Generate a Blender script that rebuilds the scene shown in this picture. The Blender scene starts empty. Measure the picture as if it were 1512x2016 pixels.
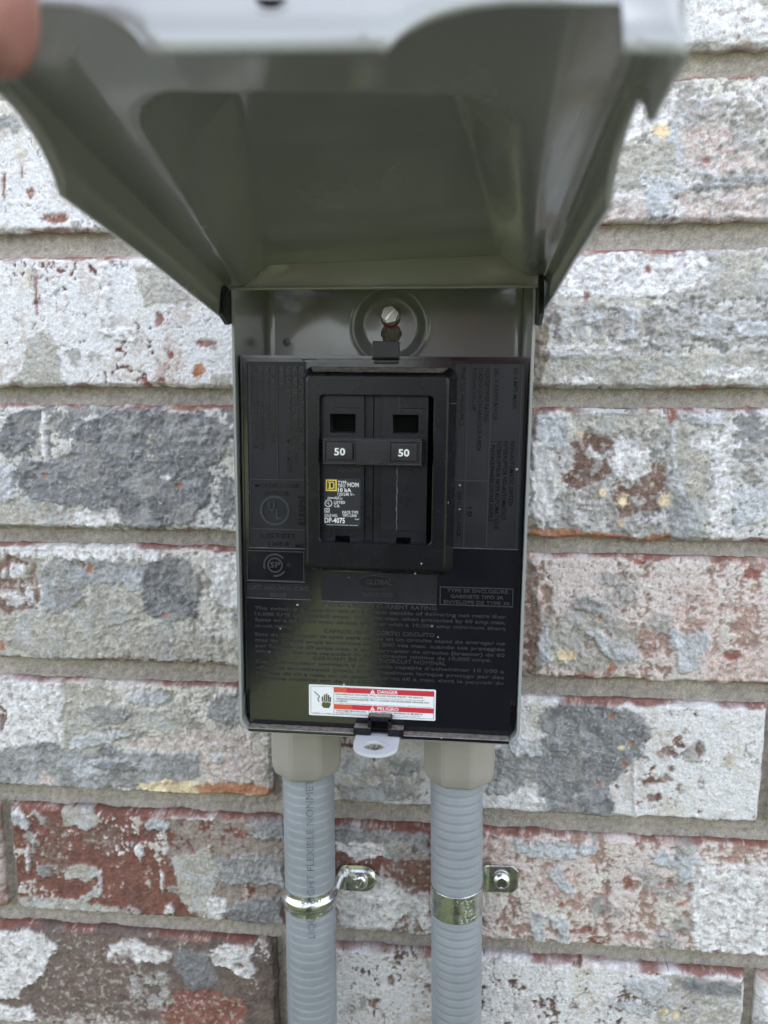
import bpy, bmesh, math, random
import numpy as np
from mathutils import Vector, Matrix

# ------------------------------------------------------------------ camera, sky, sun, exposure
S = bpy.context.scene
COL = S.collection
R = math.radians
cam_d = bpy.data.cameras.new('camera'); cam = bpy.data.objects.new('camera', cam_d); COL.objects.link(cam)
S.camera = cam
cam_d.sensor_fit = 'VERTICAL'; cam_d.sensor_height = 36.0; cam_d.lens = 28.36
cam_d.clip_start = 0.01; cam_d.clip_end = 400
cam.location = (0, -0.36, 0)
def cam_axes(p, y, r):
    p, y, r = R(p), R(y), R(r)
    f = Vector((-math.sin(y)*math.cos(p), math.cos(y)*math.cos(p), -math.sin(p)))
    rt = Vector((math.cos(y), math.sin(y), 0)); up = rt.cross(f)
    rt2 = rt*math.cos(r) + up*math.sin(r); up2 = rt2.cross(f)
    return Matrix((rt2, up2, -f)).transposed()
cam.rotation_euler = cam_axes(9.137, 5.425, 0.114).to_euler()
cam_d.dof.use_dof = True; cam_d.dof.focus_distance = 0.335; cam_d.dof.aperture_fstop = 12.5

SUN_EL, SUN_AZ = 44.0, 12.0      # the sun stands behind the wall, which shades this face; the lawn beyond is lit
W = bpy.data.worlds.new('World'); S.world = W; W.use_nodes = True
nt = W.node_tree; bg = nt.nodes['Background']
sky = nt.nodes.new('ShaderNodeTexSky'); sky.sky_type = 'NISHITA'; sky.sun_disc = False
sky.sun_elevation = R(SUN_EL); sky.sun_rotation = R(SUN_AZ)
sky.air_density = 0.75; sky.dust_density = 4.0; sky.ozone_density = 0.6
desat = nt.nodes.new('ShaderNodeHueSaturation'); desat.inputs['Saturation'].default_value = 0.43      # sky colour muted, added to take the blue out of the wall's light
nt.links.new(sky.outputs[0], desat.inputs['Color']); nt.links.new(desat.outputs[0], bg.inputs[0]); bg.inputs[1].default_value = 0.15
sun_d = bpy.data.lights.new('sun', 'SUN'); sun = bpy.data.objects.new('sun', sun_d); COL.objects.link(sun)
sun_d.energy = 2.6; sun_d.angle = R(0.5); sun_d.color = (1.0, 0.95, 0.88)
sd = Vector((math.sin(R(SUN_AZ))*math.cos(R(SUN_EL)), math.cos(R(SUN_AZ))*math.cos(R(SUN_EL)), math.sin(R(SUN_EL))))
sun.rotation_euler = sd.to_track_quat('Z', 'Y').to_euler()
S.view_settings.view_transform = 'Standard'; S.view_settings.look = 'None'
S.view_settings.exposure = 3.04; S.view_settings.gamma = 1.0
try: S.cycles.max_bounces = 8
except Exception: pass

# ------------------------------------------------------------------ helpers (all lengths in mm)
MM = 0.001
def link(name, me, mat=None, parent=None):
    o = bpy.data.objects.new(name, me); COL.objects.link(o)
    if mat is not None:
        for m in (mat if isinstance(mat, (list, tuple)) else [mat]): me.materials.append(m)
    if parent is not None: o.parent = parent
    return o
def mesh(verts, faces, smooth=False, name='m'):
    me = bpy.data.meshes.new(name)
    me.from_pydata([tuple(c*MM for c in v) for v in verts], [], faces); me.update()
    if smooth: me.polygons.foreach_set('use_smooth', [True]*len(me.polygons))
    return me
def tag(o, label=None, cat=None, group=None, kind=None):
    for k, v in (('label', label), ('category', cat), ('group', group), ('kind', kind)):
        if v: o[k] = v
    return o
def empty(name, loc, label, cat, group=None):
    o = bpy.data.objects.new(name, None); COL.objects.link(o); o.location = [c*MM for c in loc]
    o.empty_display_size = 0.02
    return tag(o, label, cat, group)
def bm_mesh(bm, smooth=False, autos=None):
    me = bpy.data.meshes.new('m'); bm.normal_update(); bm.to_mesh(me); bm.free()
    if smooth or autos: me.polygons.foreach_set('use_smooth', [True]*len(me.polygons))
    if autos: me.set_sharp_from_angle(angle=R(autos))
    return me
class MB:
    """collects vertices and faces in mm"""
    def __init__(s): s.v = []; s.f = []
    def add(s, vs, fs):
        b = len(s.v); s.v += [tuple(v) for v in vs]; s.f += [tuple(b+i for i in f) for f in fs]; return s
    def box(s, x0, x1, y0, y1, z0, z1):
        vs = [(x, y, z) for z in (z0, z1) for y in (y0, y1) for x in (x0, x1)]
        return s.add(vs, [(0, 2, 3, 1), (4, 5, 7, 6), (0, 1, 5, 4), (2, 6, 7, 3), (0, 4, 6, 2), (1, 3, 7, 5)])
    def prism(s, poly, y0, y1):      # polygon in x,z extruded along y (y0 = front, towards the camera)
        n = len(poly)
        vs = [(x, y0, z) for x, z in poly] + [(x, y1, z) for x, z in poly]
        return s.add(vs, [tuple(range(n)), tuple(range(2*n-1, n-1, -1))] + [(i, i+n, (i+1) % n+n, (i+1) % n) for i in range(n)])
    def frame(s, x0, x1, z0, z1, w, y0, y1):
        s.box(x0, x1, y0, y1, z1-w, z1); s.box(x0, x1, y0, y1, z0, z0+w)
        s.box(x0, x0+w, y0, y1, z0+w, z1-w); s.box(x1-w, x1, y0, y1, z0+w, z1-w); return s
    def loops(s, L, cap0=False, cap1=False, closed=True):
        n = len(L[0]); b = len(s.v)
        for l in L: s.v += [tuple(p) for p in l]
        for k in range(len(L)-1):
            for i in range(n if closed else n-1):
                j = (i+1) % n
                s.f.append((b+k*n+i, b+k*n+j, b+(k+1)*n+j, b+(k+1)*n+i))
        if cap0: s.f.append(tuple(b+i for i in range(n-1, -1, -1)))
        if cap1: s.f.append(tuple(b+(len(L)-1)*n+i for i in range(n)))
        return s
    def obj(s, name, mat, parent=None, smooth=None, bevel=0, seg=2, shift=(0, 0, 0)):
        vs = [(a+shift[0], b+shift[1], c+shift[2]) for a, b, c in s.v] if any(shift) else s.v
        me = mesh(vs, s.f)
        bm = bmesh.new(); bm.from_mesh(me); bmesh.ops.recalc_face_normals(bm, faces=bm.faces)
        if bevel:
            es = [e for e in bm.edges if len(e.link_faces) == 2 and e.calc_face_angle(0) > R(25)]
            bmesh.ops.bevel(bm, geom=es, offset=bevel*MM, segments=seg, profile=0.5, affect='EDGES', clamp_overlap=True)
        bm.to_mesh(me); bm.free()
        if smooth or bevel:
            me.polygons.foreach_set('use_smooth', [True]*len(me.polygons)); me.set_sharp_from_angle(angle=R(smooth or 40))
        o = link(name, me, mat, parent)
        if bevel or smooth: wn = o.modifiers.new('normals', 'WEIGHTED_NORMAL'); wn.keep_sharp = True; wn.weight = 90
        return o
def rrect(x0, x1, z0, z1, r, n=5):
    """rounded rectangle as (x,z) points, counter-clockwise seen from the camera"""
    rs = r if isinstance(r, (tuple, list)) else (r, r, r, r)     # bl, br, tr, tl
    out = []
    for (cx, cz, a0), q in zip(((x0, z0, 180), (x1, z0, 270), (x1, z1, 0), (x0, z1, 90)), rs):
        q = max(q, 1e-3)
        px = cx + q if cx == x0 else cx - q; pz = cz + q if cz == z0 else cz - q
        for i in range(n+1):
            a = R(a0 + 90*i/n); out.append((px+q*math.cos(a), pz+q*math.sin(a)))
    return out
def at(poly, y): return [(x, y, z) for x, z in poly]
def lathe(prof, n=32, ax='z', c=(0, 0, 0)):
    """prof = (radius, height) list"""
    L = []
    for r, h in prof:
        l = []
        for i in range(n):
            a = 2*math.pi*i/n
            if ax == 'z': l.append((c[0]+r*math.cos(a), c[1]+r*math.sin(a), c[2]+h))
            else: l.append((c[0]+r*math.cos(a), c[1]-h, c[2]+r*math.sin(a)))
        L.append(l)
    return L
# ---- noise
def _h(ix, iy, seed):
    n = (ix.astype(np.int64)*374761393 + iy.astype(np.int64)*668265263 + seed*1274126177) & 0x7fffffff
    n = ((n ^ (n >> 13))*1274126177) & 0x7fffffff
    return (n ^ (n >> 16)) & 0xffff
def perlin(x, y, seed=0):
    x0 = np.floor(x); y0 = np.floor(y); fx = x-x0; fy = y-y0
    def g(ix, iy, dx, dy):
        a = _h(ix, iy, seed)*(2*np.pi/65536.0); return np.cos(a)*dx + np.sin(a)*dy
    u = fx*fx*fx*(fx*(fx*6-15)+10); v = fy*fy*fy*(fy*(fy*6-15)+10)
    a = g(x0, y0, fx, fy); b = g(x0+1, y0, fx-1, fy); c = g(x0, y0+1, fx, fy-1); d = g(x0+1, y0+1, fx-1, fy-1)
    return (a+(b-a)*u + ((c+(d-c)*u)-(a+(b-a)*u))*v)*1.5
def fbm(x, y, lam, octs=3, seed=0, gain=0.5):
    s = 0; a = 1.0; t = 0
    for o in range(octs):
        s = s + a*perlin(x/lam, y/lam, seed+o*17); t += a; a *= gain; lam *= 0.5
    return s/t*1.35
def sstep(a, b, x):
    t = np.clip((x-a)/(b-a), 0, 1); return t*t*(3-2*t)

# ------------------------------------------------------------------ materials
def newmat(name):
    m = bpy.data.materials.new(name); m.use_nodes = True
    return m, m.node_tree, m.node_tree.nodes['Principled BSDF']
def N(t, typ, **k):
    n = t.nodes.new(typ)
    for a, v in k.items():
        if a in n.inputs: n.inputs[a].default_value = v
        else: setattr(n, a, v)
    return n
def noise_bump(t, p, scale, dist, strength=1.0, detail=4, vec=None, prev=None):
    nz = N(t, 'ShaderNodeTexNoise', Scale=scale, Detail=detail); b = N(t, 'ShaderNodeBump', Strength=strength, Distance=dist)
    t.links.new(vec, nz.inputs['Vector']); t.links.new(nz.outputs['Fac'], b.inputs['Height'])
    if prev: t.links.new(prev.outputs[0], b.inputs['Normal'])
    t.links.new(b.outputs[0], p.inputs['Normal']); return b
def simple(name, col, rough=0.5, metal=0.0, var=0.08, vscale=60, bump=0.0, bscale=900, spec=None, coat=0.0):
    m, t, p = newmat(name); tc = N(t, 'ShaderNodeTexCoord').outputs['Object']
    nz = N(t, 'ShaderNodeTexNoise', Scale=vscale, Detail=5); t.links.new(tc, nz.inputs['Vector'])
    mr = N(t, 'ShaderNodeMapRange'); mr.inputs['To Min'].default_value = 1-var; mr.inputs['To Max'].default_value = 1+var
    mr.inputs['From Min'].default_value = 0.3; mr.inputs['From Max'].default_value = 0.7
    t.links.new(nz.outputs['Fac'], mr.inputs['Value'])
    mx = N(t, 'ShaderNodeVectorMath', operation='SCALE'); mx.inputs[0].default_value = col[:3]
    t.links.new(mr.outputs[0], mx.inputs['Scale']); t.links.new(mx.outputs[0], p.inputs['Base Color'])
    p.inputs['Roughness'].default_value = rough; p.inputs['Metallic'].default_value = metal
    if spec is not None: p.inputs['Specular IOR Level'].default_value = spec
    if coat: p.inputs['Coat Weight'].default_value = coat; p.inputs['Coat Roughness'].default_value = 0.08
    rr = N(t, 'ShaderNodeMapRange'); rr.inputs['To Min'].default_value = rough*0.8; rr.inputs['To Max'].default_value = min(1, rough*1.25)
    t.links.new(nz.outputs['Fac'], rr.inputs['Value']); t.links.new(rr.outputs[0], p.inputs['Roughness'])
    if bump: noise_bump(t, p, bscale, bump, 1.0, 3, tc)
    return m
def specks(m, amount=0.012, scale=420, col=(0.5, 0.48, 0.44), dust_top=0.0, lint=True):
    """tiny dust grains, and dust lying on the faces that look up"""
    t = m.node_tree; p = t.nodes['Principled BSDF']; tc = N(t, 'ShaderNodeTexCoord').outputs['Object']
    src = p.inputs['Base Color'].links[0].from_socket
    vo = N(t, 'ShaderNodeTexVoronoi', Scale=scale); vo.feature = 'F1'; t.links.new(tc, vo.inputs['Vector'])
    lt = N(t, 'ShaderNodeMath', operation='LESS_THAN'); lt.inputs[1].default_value = 0.16; t.links.new(vo.outputs['Distance'], lt.inputs[0])
    sp = N(t, 'ShaderNodeSeparateColor'); t.links.new(vo.outputs['Color'], sp.inputs[0])
    l2 = N(t, 'ShaderNodeMath', operation='LESS_THAN'); l2.inputs[1].default_value = amount; t.links.new(sp.outputs[0], l2.inputs[0])
    mu = N(t, 'ShaderNodeMath', operation='MULTIPLY'); t.links.new(lt.outputs[0], mu.inputs[0]); t.links.new(l2.outputs[0], mu.inputs[1])
    fac = mu.outputs[0]
    if dust_top:
        ge = N(t, 'ShaderNodeNewGeometry'); sx = N(t, 'ShaderNodeSeparateXYZ'); t.links.new(ge.outputs['True Normal'], sx.inputs[0])
        mr = N(t, 'ShaderNodeMapRange'); mr.inputs['From Min'].default_value = 0.45; mr.inputs['From Max'].default_value = 0.72; mr.inputs['To Max'].default_value = dust_top
        t.links.new(sx.outputs['Z'], mr.inputs['Value'])
        nz = N(t, 'ShaderNodeTexNoise', Scale=700, Detail=5); t.links.new(tc, nz.inputs['Vector'])
        m2 = N(t, 'ShaderNodeMapRange'); m2.inputs['From Min'].default_value = 0.3; m2.inputs['From Max'].default_value = 0.6; m2.inputs['To Min'].default_value = 0.55
        t.links.new(nz.outputs['Fac'], m2.inputs['Value'])
        q = N(t, 'ShaderNodeMath', operation='MULTIPLY'); t.links.new(mr.outputs[0], q.inputs[0]); t.links.new(m2.outputs[0], q.inputs[1])
        mxx = N(t, 'ShaderNodeMath', operation='MAXIMUM'); t.links.new(q.outputs[0], mxx.inputs[0]); t.links.new(fac, mxx.inputs[1]); fac = mxx.outputs[0]
    mix = N(t, 'ShaderNodeMix', data_type='RGBA'); t.links.new(fac, mix.inputs[0]); t.links.new(src, mix.inputs[6]); mix.inputs[7].default_value = (*col, 1)
    t.links.new(mix.outputs[2], p.inputs['Base Color'])
    rs = p.inputs['Roughness'].links[0].from_socket if p.inputs['Roughness'].links else None
    if rs:
        m3 = N(t, 'ShaderNodeMix', data_type='FLOAT'); t.links.new(fac, m3.inputs[0]); t.links.new(rs, m3.inputs[2]); m3.inputs[3].default_value = 0.95
        t.links.new(m3.outputs[0], p.inputs['Roughness'])
    return m
def attr_mat(name, rough, fine, fscale, bdist):
    m, t, p = newmat(name); tc = N(t, 'ShaderNodeTexCoord').outputs['Object']
    at_ = N(t, 'ShaderNodeVertexColor', layer_name='tint')
    nz = N(t, 'ShaderNodeTexNoise', Scale=fscale, Detail=5, Roughness=0.65); t.links.new(tc, nz.inputs['Vector'])
    mr = N(t, 'ShaderNodeMapRange'); mr.inputs['From Min'].default_value = 0.28; mr.inputs['From Max'].default_value = 0.72
    mr.inputs['To Min'].default_value = 1-fine; mr.inputs['To Max'].default_value = 1+fine
    t.links.new(nz.outputs['Fac'], mr.inputs['Value'])
    mx = N(t, 'ShaderNodeVectorMath', operation='SCALE'); t.links.new(at_.outputs['Color'], mx.inputs[0]); t.links.new(mr.outputs[0], mx.inputs['Scale'])
    t.links.new(mx.outputs[0], p.inputs['Base Color']); p.inputs['Roughness'].default_value = rough; p.inputs['Specular IOR Level'].default_value = 0.3
    b = noise_bump(t, p, fscale*0.6, bdist, 1.0, 5, tc)
    return m
M = {}
M['brick'] = attr_mat('weathered_brick', 0.85, 0.23, 1000, 0.00075)
M['mortar'] = attr_mat('sandy_mortar', 0.95, 0.30, 1500, 0.0009)
M['paint'] = specks(simple('grey_enamel', (0.278, 0.283, 0.276), 0.25, var=0.06, vscale=22, bump=0.00002, bscale=520, coat=1.0), 0.006, 500, (0.36, 0.35, 0.33))
M['tab'] = simple('skylit_grey_enamel', (0.50, 0.515, 0.54), 0.35, var=0.05, vscale=60)  # grey enamel made paler: sky light on the tab's top is in the colour
M['black'] = specks(simple('glossy_black_plastic', (0.008, 0.008, 0.011), 0.12, var=0.15, vscale=80, bump=0.00002, bscale=300, spec=0.8), 0.02, 430, (0.45, 0.44, 0.42), dust_top=0.8)
M['pad'] = specks(simple('textured_black_plastic', (0.009, 0.009, 0.013), 0.38, var=0.2, vscale=120, bump=0.00006, bscale=2500, spec=0.36), 0.02, 330, (0.4, 0.38, 0.36), dust_top=0.7)
M['letter'] = simple('raised_letter_plastic', (0.017, 0.017, 0.019), 0.5, var=0.3, vscale=300, spec=0.6)
M['bezel'] = specks(simple('satin_black_plastic', (0.007, 0.007, 0.009), 0.26, var=0.2, vscale=100, bump=0.00004, bscale=1800, spec=0.28), 0.02, 420, (0.42, 0.40, 0.37), dust_top=0.0)
M['pad_letter'] = simple('gloss_letter_plastic', (0.007, 0.007, 0.008), 0.2, var=0.2, vscale=300)
M['dust'] = simple('dusty_plastic', (0.15, 0.13, 0.105), 0.95, var=0.55, vscale=500, bump=0.0002, bscale=900)
M['breaker'] = specks(simple('moulded_black_breaker', (0.010, 0.010, 0.013), 0.28, var=0.15, vscale=90, bump=0.00004, bscale=2200, spec=0.3), 0.02, 420, (0.4, 0.39, 0.36), dust_top=0.25)
M['handle'] = specks(simple('handle_black', (0.008, 0.008, 0.009), 0.34, var=0.2, vscale=150), 0.02, 500, (0.35, 0.33, 0.31), dust_top=0.3)
M['hole'] = simple('hole_shade_black', (0.003, 0.003, 0.003), 0.7, var=0.1, spec=0.1)  # near-black that paints in the darkness of openings
M['flash'] = simple('pale_mould_line', (0.10, 0.10, 0.10), 0.6, var=0.5, vscale=250)
M['sticker_black'] = simple('black_sticker', (0.016, 0.016, 0.02), 0.35, var=0.05)
M['white_print'] = simple('white_print', (0.80, 0.80, 0.80), 0.6, var=0.04)
M['yellow_print'] = simple('yellow_print', (0.80, 0.62, 0.10), 0.6, var=0.04)
M['label_white'] = simple('white_label_vinyl', (0.74, 0.75, 0.75), 0.40, var=0.02)
M['label_red'] = simple('red_print', (0.52, 0.025, 0.045), 0.4, var=0.04)
M['label_orange'] = simple('faded_red_print', (0.62, 0.09, 0.04), 0.4, var=0.05)
M['label_dark'] = simple('dark_print', (0.05, 0.055, 0.04), 0.5, var=0.04)
M['label_grey'] = simple('fine_print', (0.20, 0.20, 0.21), 0.5, var=0.04)
M['label_olive'] = simple('olive_print', (0.085, 0.085, 0.03), 0.5, var=0.04)
M['zinc'] = simple('zinc_plate', (0.62, 0.625, 0.615), 0.24, metal=1.0, var=0.16, vscale=260, bump=0.00004, bscale=350)
M['zinc_dark'] = simple('zinc_plate_dark_yellow', (0.56, 0.57, 0.545), 0.27, metal=1.0, var=0.2, vscale=260, bump=0.00005, bscale=300)  # slightly darker, yellower zinc for the flat strap
M['screw'] = simple('screw_head_zinc', (0.62, 0.63, 0.62), 0.30, metal=1.0, var=0.1, vscale=300)
M['steel'] = simple('bright_screw_steel', (0.75, 0.76, 0.76), 0.2, metal=1.0, var=0.06, vscale=300)
M['gasket'] = simple('red_rubber', (0.30, 0.015, 0.015), 0.6)
M['conduit'] = simple('grey_flexible_pvc', (0.235, 0.25, 0.27), 0.38, var=0.10, vscale=55, bump=0.00005, bscale=500)
M['conduit_ridge'] = simple('pale_ridge_pvc', (0.35, 0.37, 0.39), 0.4, var=0.08, vscale=300)
M['ink'] = simple('faded_ink', (0.135, 0.148, 0.17), 0.5, var=0.4, vscale=300)
M['hub'] = simple('beige_grey_nylon', (0.275, 0.255, 0.22), 0.42, var=0.09, vscale=50, bump=0.00004, bscale=700)
M['skin'] = None
PATCHES={
'row0 right':[('w',[(63.6,108.6),(78.5,113.1),(120.6,113.8),(121.0,109.0),(84.9,106.1),(73.1,101.5),(64.2,95.8)]),('l',[(81.0,105.2),(87.9,107.0),(89.7,93.3),(93.1,87.3),(106.4,85.0),(106.5,83.0),(90.3,84.4),(83.9,89.4)]),('l',[(98.3,107.7),(97.8,106.7),(96.2,106.1),(94.0,105.9),(91.8,106.2),(90.1,106.9),(89.5,107.9),(90.0,108.9),(91.6,109.5),(93.8,109.7),(96.0,109.4),(97.6,108.7)]),('l',[(103.2,102.7),(109.6,96.7),(117.4,98.5),(119.6,95.5),(109.9,92.8),(104.6,96.8)]),('k',[(84.6,112.9),(102.5,113.3),(120.5,115.7),(122.1,94.5),(108.4,85.0),(90.1,87.3),(83.2,101.3)]),('p',[(87.1,103.1),(103.1,103.7),(115.8,92.7),(122.7,86.6),(100.4,84.1),(89.0,89.3)]),('c',[(83.2,101.7),(82.7,100.3),(81.3,99.3),(79.3,99.0),(77.2,99.4),(75.7,100.5),(75.1,101.9),(75.5,103.2),(77.0,104.2),(79.0,104.5),(81.0,104.1),(82.6,103.0)]),('c',[(75.8,92.6),(75.4,91.6),(74.2,90.9),(72.6,90.7),(71.0,91.0),(69.7,91.7),(69.2,92.7),(69.6,93.7),(70.8,94.4),(72.4,94.6),(74.1,94.3),(75.3,93.6)]),('b',[(64.1,96.8),(83.4,97.3),(86.3,83.4),(76.3,79.7),(61.8,79.9)]),('m',[(78.1,83.6),(88.5,80.4),(108.7,81.0),(108.5,83.0),(123.0,82.7),(123.1,80.3),(108.8,78.6),(88.6,77.8)]),('l',[(71.9,83.7),(86.3,83.4),(90.7,77.4),(82.7,73.5),(87.2,67.4),(79.0,67.1),(72.9,73.7)]),('r',[(121.5,69.8),(121.2,69.1),(120.4,68.7),(119.2,68.5),(118.0,68.7),(117.0,69.2),(116.7,69.9),(116.9,70.6),(117.8,71.1),(119.0,71.3),(120.2,71.1),(121.1,70.5)]),('r',[(99.8,90.1),(99.6,89.5),(99.0,89.1),(98.1,88.9),(97.2,89.1),(96.5,89.6),(96.2,90.2),(96.4,90.7),(97.0,91.2),(97.9,91.3),(98.8,91.1),(99.5,90.7)]),('r',[(87.9,75.4),(87.8,75.0),(87.4,74.7),(86.8,74.7),(86.1,74.8),(85.7,75.1),(85.5,75.5),(85.6,75.9),(86.1,76.2),(86.7,76.3),(87.3,76.1),(87.8,75.8)]),('p',[(88.7,76.4),(123.2,79.7),(124.2,65.4),(90.3,65.9)]),('p',[(61.0,74.9),(72.4,75.7),(75.9,66.0),(58.3,67.5)]),],
'row0 left':[('m',[(-208.6,117.1),(-194.7,115.7),(-194.0,109.1),(-209.3,109.1)]),('r',[(-204.7,91.6),(-203.1,91.5),(-204.4,79.7),(-205.5,80.8)]),('r',[(-174.7,71.7),(-175.6,70.6),(-178.1,69.8),(-181.4,69.6),(-184.7,69.9),(-187.1,70.8),(-187.9,71.9),(-186.9,72.9),(-184.5,73.7),(-181.1,73.9),(-177.8,73.6),(-175.5,72.8)]),('r',[(-195.0,91.4),(-195.2,90.1),(-195.5,89.2),(-195.9,88.8),(-196.3,89.2),(-196.4,90.1),(-196.4,91.4),(-196.3,92.7),(-195.9,93.6),(-195.6,93.9),(-195.2,93.6),(-195.0,92.7)]),('r',[(-190.5,82.7),(-190.8,81.4),(-191.6,80.5),(-192.5,80.2),(-193.4,80.5),(-194.1,81.5),(-194.2,82.8),(-193.9,84.1),(-193.1,85.0),(-192.2,85.3),(-191.2,85.0),(-190.6,84.0)]),],
'row1 left':[('b',[(-146.7,51.7),(-130.9,49.4),(-120.9,38.3),(-119.8,35.7),(-140.9,34.1),(-144.8,42.9)]),('b',[(-212.0,-2.5),(-205.4,2.6),(-201.4,7.2),(-198.0,19.8),(-191.7,23.6),(-186.3,20.9),(-185.6,16.3),(-182.8,10.6),(-185.2,3.7),(-181.1,0.3),(-176.4,-2.9)]),('p',[(-136.8,10.6),(-132.1,20.7),(-127.5,18.0),(-125.1,7.2),(-127.2,-2.8),(-137.8,-2.4)]),('o',[(-114.8,5.2),(-115.3,3.6),(-116.5,2.4),(-118.0,2.0),(-119.5,2.4),(-120.6,3.6),(-120.9,5.2),(-120.5,6.7),(-119.3,7.9),(-117.8,8.3),(-116.3,7.9),(-115.2,6.7)]),('r',[(-109.5,17.3),(-110.2,16.4),(-112.1,15.7),(-114.7,15.5),(-117.3,15.7),(-119.1,16.4),(-119.8,17.3),(-119.1,18.2),(-117.2,18.8),(-114.6,19.1),(-112.0,18.8),(-110.2,18.2)]),('r',[(-193.0,46.7),(-191.8,46.7),(-192.5,29.9),(-193.7,29.5)]),('r',[(-133.7,-0.8),(-134.1,-2.0),(-134.9,-2.9),(-136.0,-3.3),(-137.0,-2.9),(-137.8,-2.0),(-138.0,-0.8),(-137.7,0.5),(-136.8,1.4),(-135.8,1.7),(-134.7,1.4),(-134.0,0.5)]),('r',[(-133.5,27.8),(-133.8,26.3),(-134.8,25.1),(-135.9,24.7),(-137.1,25.1),(-137.9,26.3),(-138.2,27.8),(-137.8,29.4),(-136.9,30.5),(-135.7,30.9),(-134.5,30.5),(-133.7,29.4)]),('r',[(-129.7,11.7),(-129.9,10.6),(-130.6,9.8),(-131.4,9.5),(-132.2,9.8),(-132.8,10.6),(-133.0,11.7),(-132.7,12.8),(-132.1,13.7),(-131.2,14.0),(-130.4,13.7),(-129.8,12.8)]),('v',[(-162.2,51.9),(-157.0,51.8),(-157.7,20.8),(-163.0,19.7)]),('b',[(-112.8,2.7),(-103.4,3.8),(-103.6,-3.0),(-111.8,-3.0)]),('r',[(-148.4,1.5),(-142.4,2.6),(-140.3,-3.1),(-145.0,-2.8)]),('w',[(-143.9,20.7),(-144.9,19.2),(-147.6,18.0),(-151.2,17.6),(-154.7,18.0),(-157.3,19.2),(-158.2,20.8),(-157.1,22.3),(-154.5,23.5),(-150.9,23.9),(-147.3,23.5),(-144.8,22.3)]),],
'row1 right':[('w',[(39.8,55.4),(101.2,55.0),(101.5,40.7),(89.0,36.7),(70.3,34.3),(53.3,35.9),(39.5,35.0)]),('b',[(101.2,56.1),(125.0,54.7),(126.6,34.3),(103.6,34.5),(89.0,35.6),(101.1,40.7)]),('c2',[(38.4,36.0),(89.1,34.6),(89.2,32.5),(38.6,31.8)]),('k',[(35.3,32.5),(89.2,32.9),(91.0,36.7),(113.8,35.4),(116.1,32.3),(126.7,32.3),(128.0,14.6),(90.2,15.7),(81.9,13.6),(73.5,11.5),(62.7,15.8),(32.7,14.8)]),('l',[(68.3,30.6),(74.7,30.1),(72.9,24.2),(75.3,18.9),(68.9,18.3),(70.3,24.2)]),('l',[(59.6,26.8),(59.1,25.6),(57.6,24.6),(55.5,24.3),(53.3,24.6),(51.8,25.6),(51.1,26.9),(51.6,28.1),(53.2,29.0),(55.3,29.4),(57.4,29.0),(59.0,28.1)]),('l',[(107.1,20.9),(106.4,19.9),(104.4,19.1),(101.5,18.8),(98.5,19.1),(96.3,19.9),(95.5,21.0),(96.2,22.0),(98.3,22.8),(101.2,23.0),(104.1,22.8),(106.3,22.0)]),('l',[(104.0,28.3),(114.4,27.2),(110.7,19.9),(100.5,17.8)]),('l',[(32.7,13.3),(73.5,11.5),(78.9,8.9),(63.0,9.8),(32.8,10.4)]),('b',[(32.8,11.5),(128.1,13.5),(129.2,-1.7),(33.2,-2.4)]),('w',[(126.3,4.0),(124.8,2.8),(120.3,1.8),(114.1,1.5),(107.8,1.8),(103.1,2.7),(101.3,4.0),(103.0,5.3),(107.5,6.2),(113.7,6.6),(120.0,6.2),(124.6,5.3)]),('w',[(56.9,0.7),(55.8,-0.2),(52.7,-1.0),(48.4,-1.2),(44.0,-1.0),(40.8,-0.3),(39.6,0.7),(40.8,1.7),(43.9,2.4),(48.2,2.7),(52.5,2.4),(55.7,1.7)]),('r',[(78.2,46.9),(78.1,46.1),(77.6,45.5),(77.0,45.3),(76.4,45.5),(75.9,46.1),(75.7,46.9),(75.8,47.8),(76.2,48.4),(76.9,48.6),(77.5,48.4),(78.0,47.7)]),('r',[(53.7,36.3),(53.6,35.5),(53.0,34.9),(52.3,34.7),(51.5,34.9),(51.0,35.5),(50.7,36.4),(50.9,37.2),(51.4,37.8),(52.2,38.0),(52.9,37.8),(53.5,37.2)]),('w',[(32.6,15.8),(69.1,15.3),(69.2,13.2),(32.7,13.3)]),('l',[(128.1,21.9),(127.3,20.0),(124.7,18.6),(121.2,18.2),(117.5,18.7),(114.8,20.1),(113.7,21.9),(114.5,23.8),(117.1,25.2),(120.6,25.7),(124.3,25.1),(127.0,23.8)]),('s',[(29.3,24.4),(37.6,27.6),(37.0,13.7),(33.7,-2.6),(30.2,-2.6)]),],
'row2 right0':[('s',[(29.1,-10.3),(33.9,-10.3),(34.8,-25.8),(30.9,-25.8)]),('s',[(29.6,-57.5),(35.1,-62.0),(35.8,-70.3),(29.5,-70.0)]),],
'row3 right0':[('s',[(28.8,-76.1),(35.8,-82.9),(37.6,-111.4),(37.9,-133.7),(28.1,-133.6)]),],
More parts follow.
